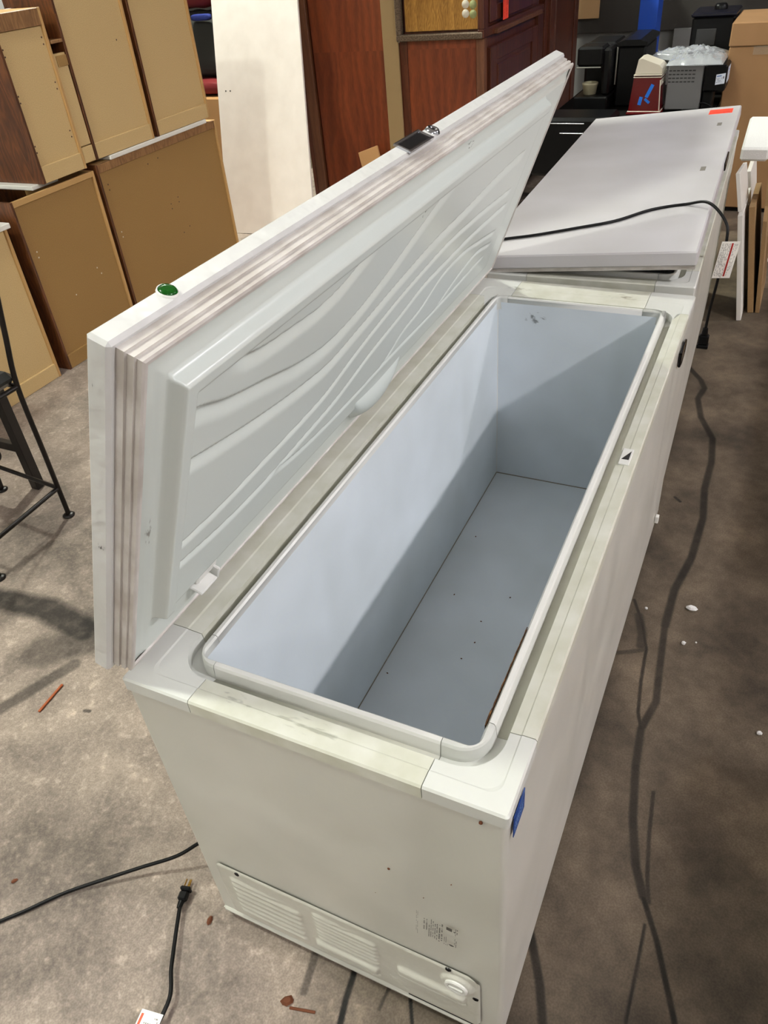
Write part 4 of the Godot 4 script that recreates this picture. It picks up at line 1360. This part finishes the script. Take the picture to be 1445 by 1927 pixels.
	lathe(st, [Vector2(0.0, 0.0), Vector2(0.045, 0.0), Vector2(0.052, 0.055), Vector2(0.056, 0.06), Vector2(0.056, 0.072), Vector2(0.048, 0.074), Vector2(0.045, 0.01), Vector2(0, 0.01)], 18, Transform3D(Basis(), Vector3(-0.48, 0.801, -5.62)))
	tag(obj("cup", st, M.dull_cream), "small cream cup standing in the black coffee machine", "cup")
	t = thing("trash_bin", "tall black lidded bin with a rounded top between coffee machine and popcorn maker", "bin")
	obj("body", box(Vector3(-0.315, 0.706, -6.1), Vector3(-0.125, 1.085, -5.66), 0.015), M.black_plastic, t)
	st = new_st()
	prism(st, [Vector2(-0.1, 0.0), Vector2(0.1, 0.0), Vector2(0.1, 0.02), Vector2(0.05, 0.036), Vector2(-0.05, 0.036), Vector2(-0.1, 0.02)], Vector3(-0.22, 1.086, -5.65), Vector3.RIGHT, Vector3.UP, Vector3(0, 0, -0.5))
	obj("lid", st, M.black_plastic, t)
	obj("trim", box(Vector3(-0.322, 0.85, -5.668), Vector3(-0.312, 1.08, -5.655), 0.002), M.steel, t)
	t = thing("toaster_oven", "low black toaster oven with thin chrome bars in front of the coffee machine", "oven")
	obj("body", box(Vector3(-0.72, 0.4, -5.28), Vector3(-0.19, 0.77, -4.98), 0.02), M.black_plastic, t)
	for q in [[-0.62, -0.36, 0.74], [-0.52, -0.26, 0.68]]:
		st = new_st()
		rod(st, Vector3(q[0], q[2], -4.972), Vector3(q[1], q[2], -4.972), 0.004, 8)
		obj("chrome_bar", st, M.chrome, t)
	obj("stand", box(Vector3(-0.58, 0.0, -5.28), Vector3(-0.22, 0.4, -5.02), 0.01), M.black_matte, t)
	# big cartons
	t = thing("carton", "large upright brown carton with shiny tape, standing behind the foam block", "box")
	obj("body", box(Vector3(0.4, 0.03, -6.4), Vector3(1.5, 1.05, -5.72), 0.006), M.cardboard, t)
	obj("lid", box(Vector3(0.395, 1.054, -6.405), Vector3(1.505, 1.19, -5.715), 0.006), M.cardboard, t)
	st = new_st()
	cbox(st, Vector3(0.9, 1.03, -5.7185), Vector3(0.7, 0.05, 0.001), 0.0003)
	obj("tape", st, M.tape_film, t)
	obj("pallet", box(Vector3(0.42, 0.0, -6.38), Vector3(1.48, 0.03, -5.74), 0.004), M.black_matte, t)
	var tm := TextMesh.new()
	tm.text = "BR"
	var sf := SystemFont.new()
	sf.font_names = PackedStringArray(["Droid Sans"])
	tm.font = sf
	tm.font_size = 32
	tm.pixel_size = 0.0034
	tm.depth = 0.001
	var tmi := obj("printed_letters", tm, M.ink, t)
	tmi.position = Vector3(0.755, 0.53, -5.7185)
	tmi.rotation.z = 0.06
	# white foam block across the far corner of the second freezer
	st = new_st()
	var fb := Basis(Vector3.UP, 0.02) * Basis(Vector3.RIGHT, 0.03)
	cbox(st, Vector3(0.722, 0.765, -4.53), Vector3(0.14, 0.07, 0.66), 0.012, fb)
	tag(obj("foam_block", st, M.foam_white), "white polystyrene foam block lying at the far right corner of the second freezer", "foam")
	# boards and cardboard leaning beside the second freezer
	t = thing("white_board", "white shelf board leaning edge-on against the second freezer, nearest of the leaning boards", "board")
	st = new_st()
	slab(st, Vector3(0.825, 0, -3.8), Vector3(0.73, 0.56, -3.8), 0.024, 0.5)
	slab(st, Vector3(0.73, 0.56, -3.8), Vector3(0.685, 0.74, -3.82), 0.02, 0.36)
	obj("board", st, M.white_paint, t)
	t = thing("white_board", "short white board leaning behind the nearest white shelf board, beside the plastic", "board")
	st = new_st()
	slab(st, Vector3(0.83, 0.0, -4.4), Vector3(0.71, 0.62, -4.4), 0.022, 0.4)
	obj("board", st, M.white_paint, t)
	t = thing("cardboard_sheet", "brown corrugated cardboard sheet standing beside the white shelf board", "cardboard")
	st = new_st()
	slab(st, Vector3(0.875, 0.0, -3.92), Vector3(0.775, 0.57, -3.92), 0.03, 0.45)
	obj("sheet", st, M.cardboard_dark, t)
	t = thing("cardboard_sheet", "torn brown cardboard panel leaning outermost beside the second freezer", "cardboard")
	st = new_st()
	prism(st, [Vector2(0, 0), Vector2(0.0, 0.5), Vector2(0.06, 0.56), Vector2(0.1, 0.68), Vector2(0.3, 0.7), Vector2(0.42, 0.52), Vector2(0.5, 0.26), Vector2(0.5, 0)], Vector3(0.90, 0.0, -3.93), Vector3(0, 0, -1), Vector3(-0.12, 1, 0).normalized(), Vector3(0.02, 0, 0))
	obj("sheet", st, M.cardboard_dark, t)
	st = new_st()
	grid(st, 16, 24, func(a, b): return Vector3(0.965 - 0.1 * b + 0.03 * n.get_noise_2d(a * 0.6, b * 0.8) + 0.02 * sin(a * 9.0) * b, 0.12 + 0.58 * b, -4.1 - a * 0.36), Vector3.RIGHT)
	tag(obj("plastic_wrap", st, M.wrap_film), "crumpled translucent plastic wrap hanging below the foam block", "packaging")
	# added out-of-view sheet, cut to cast the shadow on the second freezer's lid
	t = thing("shade_panel", "added unseen grey sheet on four rods, shaped to shade the second freezer lid", "panel")
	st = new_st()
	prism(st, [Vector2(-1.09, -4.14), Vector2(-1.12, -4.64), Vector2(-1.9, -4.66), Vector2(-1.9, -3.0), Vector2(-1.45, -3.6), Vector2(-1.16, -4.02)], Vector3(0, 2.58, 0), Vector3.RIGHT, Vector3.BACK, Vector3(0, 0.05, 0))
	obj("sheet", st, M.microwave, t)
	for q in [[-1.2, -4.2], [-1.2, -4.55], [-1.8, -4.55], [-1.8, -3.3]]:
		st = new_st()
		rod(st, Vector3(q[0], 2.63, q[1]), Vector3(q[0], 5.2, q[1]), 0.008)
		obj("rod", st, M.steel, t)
	# added out-of-view cartons that keep the right-hand lamps off the aisle floor
	for e in [[1.95, -4.6, -1.35, 1.1, "added unseen row of brown cartons shading the far part of the aisle"], [1.95, -0.75, 0.9, 1.15, "added unseen brown carton stack shading the aisle, nearest the viewer"]]:
		t = thing("shade_carton_stack", e[4], "box")
		obj("carton", box(Vector3(e[0], 0, e[1]), Vector3(e[0] + 0.6, e[3] * 0.5, e[2]), 0.008), M.cardboard, t)
		obj("carton", box(Vector3(e[0] + 0.01, e[3] * 0.5 + 0.001, e[1] + 0.01), Vector3(e[0] + 0.6, e[3], e[2] - 0.01), 0.008), M.cardboard, t)
	# steel column and notice on the wall
	t = thing("steel_column", "blue painted steel column standing behind the appliances", "column")
	obj("flange", box(Vector3(-0.60, 0, -8.02), Vector3(-0.435, 5.19, -8.0), 0.003), M.blue_paint, t)
	obj("flange", box(Vector3(-0.60, 0, -8.27), Vector3(-0.435, 5.19, -8.25), 0.003), M.blue_paint, t)
	obj("web", box(Vector3(-0.445, 0, -8.25), Vector3(-0.435, 5.19, -8.02), 0.002), M.blue_paint, t)
	tag(obj("notice_board", box(Vector3(-1.5, 0.9, -9.148), Vector3(-1.21, 1.5, -9.12), 0.002), M.tan_paper), "tan paper notice on the dark back wall above the appliances", "notice")
	tag(obj("wall_panel", box(Vector3(-0.42, 0.5, -9.148), Vector3(0.1, 0.78, -9.1), 0.004), M.wall_low), "grey panel against the back wall right of the blue column", "panel")


func slab(st: SurfaceTool, a: Vector3, b: Vector3, thick: float, deep: float) -> void:
	# a board on edge: runs from a up to b, thick across, deep away from us
	var up := (b - a)
	var l := up.length()
	up = up.normalized()
	var z := Vector3(0, 0, -1)
	var x := up.cross(Vector3.BACK).normalized()
	cbox(st, (a + b) / 2.0 + z * deep / 2.0, Vector3(thick, l, deep), 0.002, Basis(x, up, x.cross(up)))


func soft_box(called: String, c: Vector3, size: Vector3, m: Material, sd: int) -> MeshInstance3D:
	var n := FastNoiseLite.new()
	n.seed = sd
	n.frequency = 2.5
	var st := new_st(1)
	var seg := 18
	var pt := func(i: int, j: int) -> Vector3:
		var th := TAU * i / 24.0
		var ph := PI * (float(j) / seg - 0.5)
		var d := Vector3(cos(ph) * cos(th), sin(ph), cos(ph) * sin(th))
		var s := Vector3(signf(d.x) * pow(absf(d.x), 0.45), signf(d.y) * pow(absf(d.y), 0.45), signf(d.z) * pow(absf(d.z), 0.45))
		return c + s * size * 0.5 * (1.0 + 0.08 * n.get_noise_3dv(s))
	for j in seg:
		for i in 24:
			var a: Vector3 = pt.call(i, j)
			quad(st, a, pt.call((i + 1) % 24, j), pt.call((i + 1) % 24, j + 1), pt.call(i, j + 1), a - c + Vector3(0.001, 0, 0.001))
	return obj(called, st, m)


# ---------- stool, cords, litter ----------
func floor_things() -> void:
	var st := new_st()
	# iron bar stool at the left edge
	var t := thing("bar_stool", "black wrought-iron bar stool with a dark cushion, at the left edge", "stool")
	var L := [Vector3(-1.587, 0, -1.131), Vector3(-2.035, 0, -1.175), Vector3(-2.0, 0, -0.75), Vector3(-1.56, 0, -0.72)]
	var tops := [Vector3(-1.577, 0.62, -1.135), Vector3(-1.95, 0.62, -1.16), Vector3(-1.94, 0.62, -0.79), Vector3(-1.58, 0.62, -0.77)]
	for i in 4:
		st = new_st()
		var up: Vector3 = tops[i]
		if i < 2: tube(st, spline([L[i], L[i].lerp(up, 0.5), up, up + Vector3(0.035, 0.2, -0.01), up + Vector3(0.07, 0.4, -0.025)], 5), 0.0105, 10)
		else: rod(st, L[i], up, 0.0105, 10)
		var lg := obj("leg", st, M.stool_iron, t)
		st = new_st()
		lathe(st, [Vector2(0.0, 0.0), Vector2(0.024, 0.0), Vector2(0.026, 0.005), Vector2(0.018, 0.011), Vector2(0.011, 0.013)], 16, Transform3D(Basis(), L[i]))
		obj("foot_pad", st, M.stool_iron, lg)
	for i in 4:
		st = new_st()
		var k := 0.235
		rod(st, L[i].lerp(tops[i], k), L[(i + 1) % 4].lerp(tops[(i + 1) % 4], k), 0.009, 8)
		obj("stretcher", st, M.stool_iron, t)
		st = new_st()
		rod(st, tops[i], tops[(i + 1) % 4], 0.01, 8)
		obj("seat_rail", st, M.stool_iron, t)
	st = new_st()
	var cpts := []
	for i in 15:
		var a := -1.9 + i * 0.33
		cpts.append(Vector3(-1.86 + 0.06 * cos(a), 0.3 + 0.05 * sin(a) * (1.0 - i * 0.02), -1.09))
	tube(st, spline(cpts, 3), 0.006, 8)
	obj("scroll", st, M.stool_iron, t)
	st = new_st()
	cbox(st, Vector3(-1.765, 0.655, -0.965), Vector3(0.37, 0.055, 0.37), 0.022)
	obj("cushion", st, M.stool_vinyl, t, "dark vinyl cushion")
	# dark square-legged table beyond it
	t = thing("bar_table", "dark wooden table with square legs, beyond the iron stool at the left edge", "table")
	for q in [[-1.885, -1.25], [-2.6, -1.25], [-1.885, -0.62], [-2.6, -0.62]]:
		obj("leg", box(Vector3(q[0] - 0.022, 0, q[1] - 0.022), Vector3(q[0] + 0.022, 1.06, q[1] + 0.022), 0.003), M.dark_wood, t)
	for z in [-1.25, -0.62]: obj("stretcher", box(Vector3(-2.577, 0.19, z - 0.015), Vector3(-1.908, 0.23, z + 0.015), 0.003), M.dark_wood, t)
	obj("tabletop", box(Vector3(-2.63, 1.06, -1.28), Vector3(-1.86, 1.095, -0.59), 0.006), M.dark_wood, t)
	# cord of the open freezer: out at the back corner, looping round to the plug
	t = thing("power_cord", "black power cord on the floor by the near end of the open freezer, plug bared", "cord")
	var r := 0.0048
	var pts := [Vector3(-0.008, 0.16, -0.16), Vector3(-0.06, 0.13, -0.13), Vector3(-0.12, 0.09, -0.09), Vector3(-0.17, 0.06, -0.05), Vector3(-0.25, 0.035, 0.0), Vector3(-0.33, 0.02, 0.06), Vector3(-0.41, 0.008, 0.125), Vector3(-0.475, r, 0.2), Vector3(-0.516, r, 0.245), Vector3(-0.62, r, 0.36), Vector3(-0.6, r, 0.55), Vector3(-0.38, r, 0.62), Vector3(-0.12, r, 0.5), Vector3(-0.01, 0.012, 0.34), Vector3(0.005, 0.022, 0.227), Vector3(-0.035, 0.022, 0.16), Vector3(-0.073, 0.02, 0.094), Vector3(-0.105, 0.017, 0.037)]
	st = new_st()
	tube(st, spline(pts, 8), r, 10)
	obj("cable", st, M.black_rubber, t)
	var dir := Vector3(-0.25, 0.0, -0.97).normalized()
	plug(t, Vector3(-0.108, 0.017, 0.03), dir, Vector3(0.97, 0.0, -0.25).normalized())
	sticker("cord_tag", cord_tag(), Vector3(-0.008, 0.026, 0.288), Vector3(0.026, 0, -0.0045), Vector3(-0.006, 0, -0.036), t, "white printed cord tag")
	# litter
	st = new_st()
	cbox(st, Vector3(-0.919, 0.004, -0.345), Vector3(0.008, 0.005, 0.115), 0.001, Basis(Vector3.UP, 0.08))
	tag(obj("wood_splinter", st, M.splinter), "thin orange wood splinter on the floor left of the open freezer", "splinter")
	var what := ["elongated white foam crumb, largest on the aisle floor", "white foam crumb at the edge of the open freezer's long side", "round white foam crumb in the lit patch of the aisle floor", "white foam crumb at the right edge of the aisle floor", "tiny white foam crumb beside the round one on the aisle floor", "white crumpled scrap on the floor beyond the leaning cardboard"]
	var at := [[0.894, -1.446, 0.012, 1.8], [0.758, -1.399, 0.006, 1.0], [0.893, -1.282, 0.008, 1.0], [1.134, -1.011, 0.008, 1.0], [0.929, -1.3, 0.0035, 1.0], [0.884, -4.71, 0.03, 1.3]]
	for i in at.size():
		st = new_st()
		crumb(st, Vector3(at[i][0], at[i][2] * 0.6, at[i][1]), at[i][2], at[i][3], i)
		tag(obj("foam_crumb", st, M.foam_white), what[i], "foam crumb", "foam crumbs on the floor")
	for q in [[0.245, 0.108, 0.0105, "curled brown dry leaf on the floor by the near end of the freezer"], [-0.023, 0.031, 0.007, "small brown chip on the floor by the near left foot of the freezer"], [-0.562, 0.15, 0.006, "dark chip on the floor beside the left end of the looping cord"]]:
		st = new_st()
		crumb(st, Vector3(q[0], q[2] * 0.4, q[1]), q[2], 1.7, int(q[2] * 1000))
		tag(obj("floor_chip", st, M.leaf_brown), q[3], "debris")
	st = new_st()
	cbox(st, Vector3(0.285, 0.002, 0.11), Vector3(0.06, 0.003, 0.006), 0.001, Basis(Vector3.UP, 0.25))
	tag(obj("twig", st, M.leaf_brown), "thin brown twig on the floor below the vent panel", "twig")
	# crumbs on the freezer's inner floor
	for q in [[0.2, -1.07], [0.319, -0.988], [0.37, -1.118], [0.167, -1.366], [0.315, -0.827], [0.33, -0.9], [0.135, -0.7]]:
		st = new_st()
		crumb(st, Vector3(q[0], 0.18, q[1]), 0.0022, 1.6, int(q[0] * 100))
		tag(obj("dirt_crumb", st, M.leaf_brown), "tiny dark crumb on the pale blue floor inside the open freezer", "debris", "crumbs inside the open freezer")


func stain(called: String, c: Vector3, ex: Vector3, ey: Vector3, parent: Node, col: Color, sd: int, dense := 0.5) -> void:
	var key := "stain_%d" % sd
	var n := FastNoiseLite.new()
	n.seed = sd
	n.frequency = 0.06
	n.fractal_octaves = 4
	var im := Image.create_empty(64, 64, false, Image.FORMAT_RGBA8)
	for y in 64:
		for x in 64:
			var d := Vector2(x - 31.5, y - 31.5).length() / 31.5
			var v := smoothstep(0.0, 0.45, n.get_noise_2d(x, y) + dense - d * 0.9)
			im.set_pixel(x, y, Color(col.r, col.g, col.b, v * col.a))
	var m := image_mat(key, im, 0.6)
	m.transparency = BaseMaterial3D.TRANSPARENCY_ALPHA
	var st := new_st()
	var k := ex.cross(ey).normalized() * 0.0008
	uvquad(st, c - ex - ey + k, c + ex - ey + k, c + ex + ey + k, c - ex + ey + k, k)
	obj(called, st, m, parent)


func cord_tag() -> StandardMaterial3D:
	var im := Image.create_empty(64, 96, false, Image.FORMAT_RGB8)
	im.fill(Color(0.93, 0.93, 0.91))
	im.fill_rect(Rect2i(4, 10, 7, 80), Color(0.8, 0.3, 0.15))
	scribble(im, Rect2i(16, 14, 42, 70), Color(0.55, 0.52, 0.5), 8, 0.5)
	return image_mat("cord_tag", im, 0.5)


func crumb(st: SurfaceTool, c: Vector3, r: float, stretch: float, sd: int) -> void:
	var g := RandomNumberGenerator.new()
	g.seed = sd + 11
	var ring := []
	for j in 3:
		var row := []
		for i in 7:
			var a := TAU * i / 7.0
			var rr: float = r * [0.75, 1.0, 0.6][j] * g.randf_range(0.75, 1.1)
			row.append(c + (Vector3(cos(a) * rr * stretch, r * [-0.55, 0.0, 0.5][j], sin(a) * rr)).rotated(Vector3.UP, sd * 0.7))
		ring.append(row)
	for j in 2:
		for i in 7:
			quad(st, ring[j][i], ring[j][(i + 1) % 7], ring[j + 1][(i + 1) % 7], ring[j + 1][i], ring[j][i] - c)
	for i in 7:
		tri(st, c + Vector3(0, r * 0.6, 0), ring[2][i], ring[2][(i + 1) % 7], Vector3.UP)
		tri(st, c - Vector3(0, r * 0.6, 0), ring[0][i], ring[0][(i + 1) % 7], Vector3.DOWN)
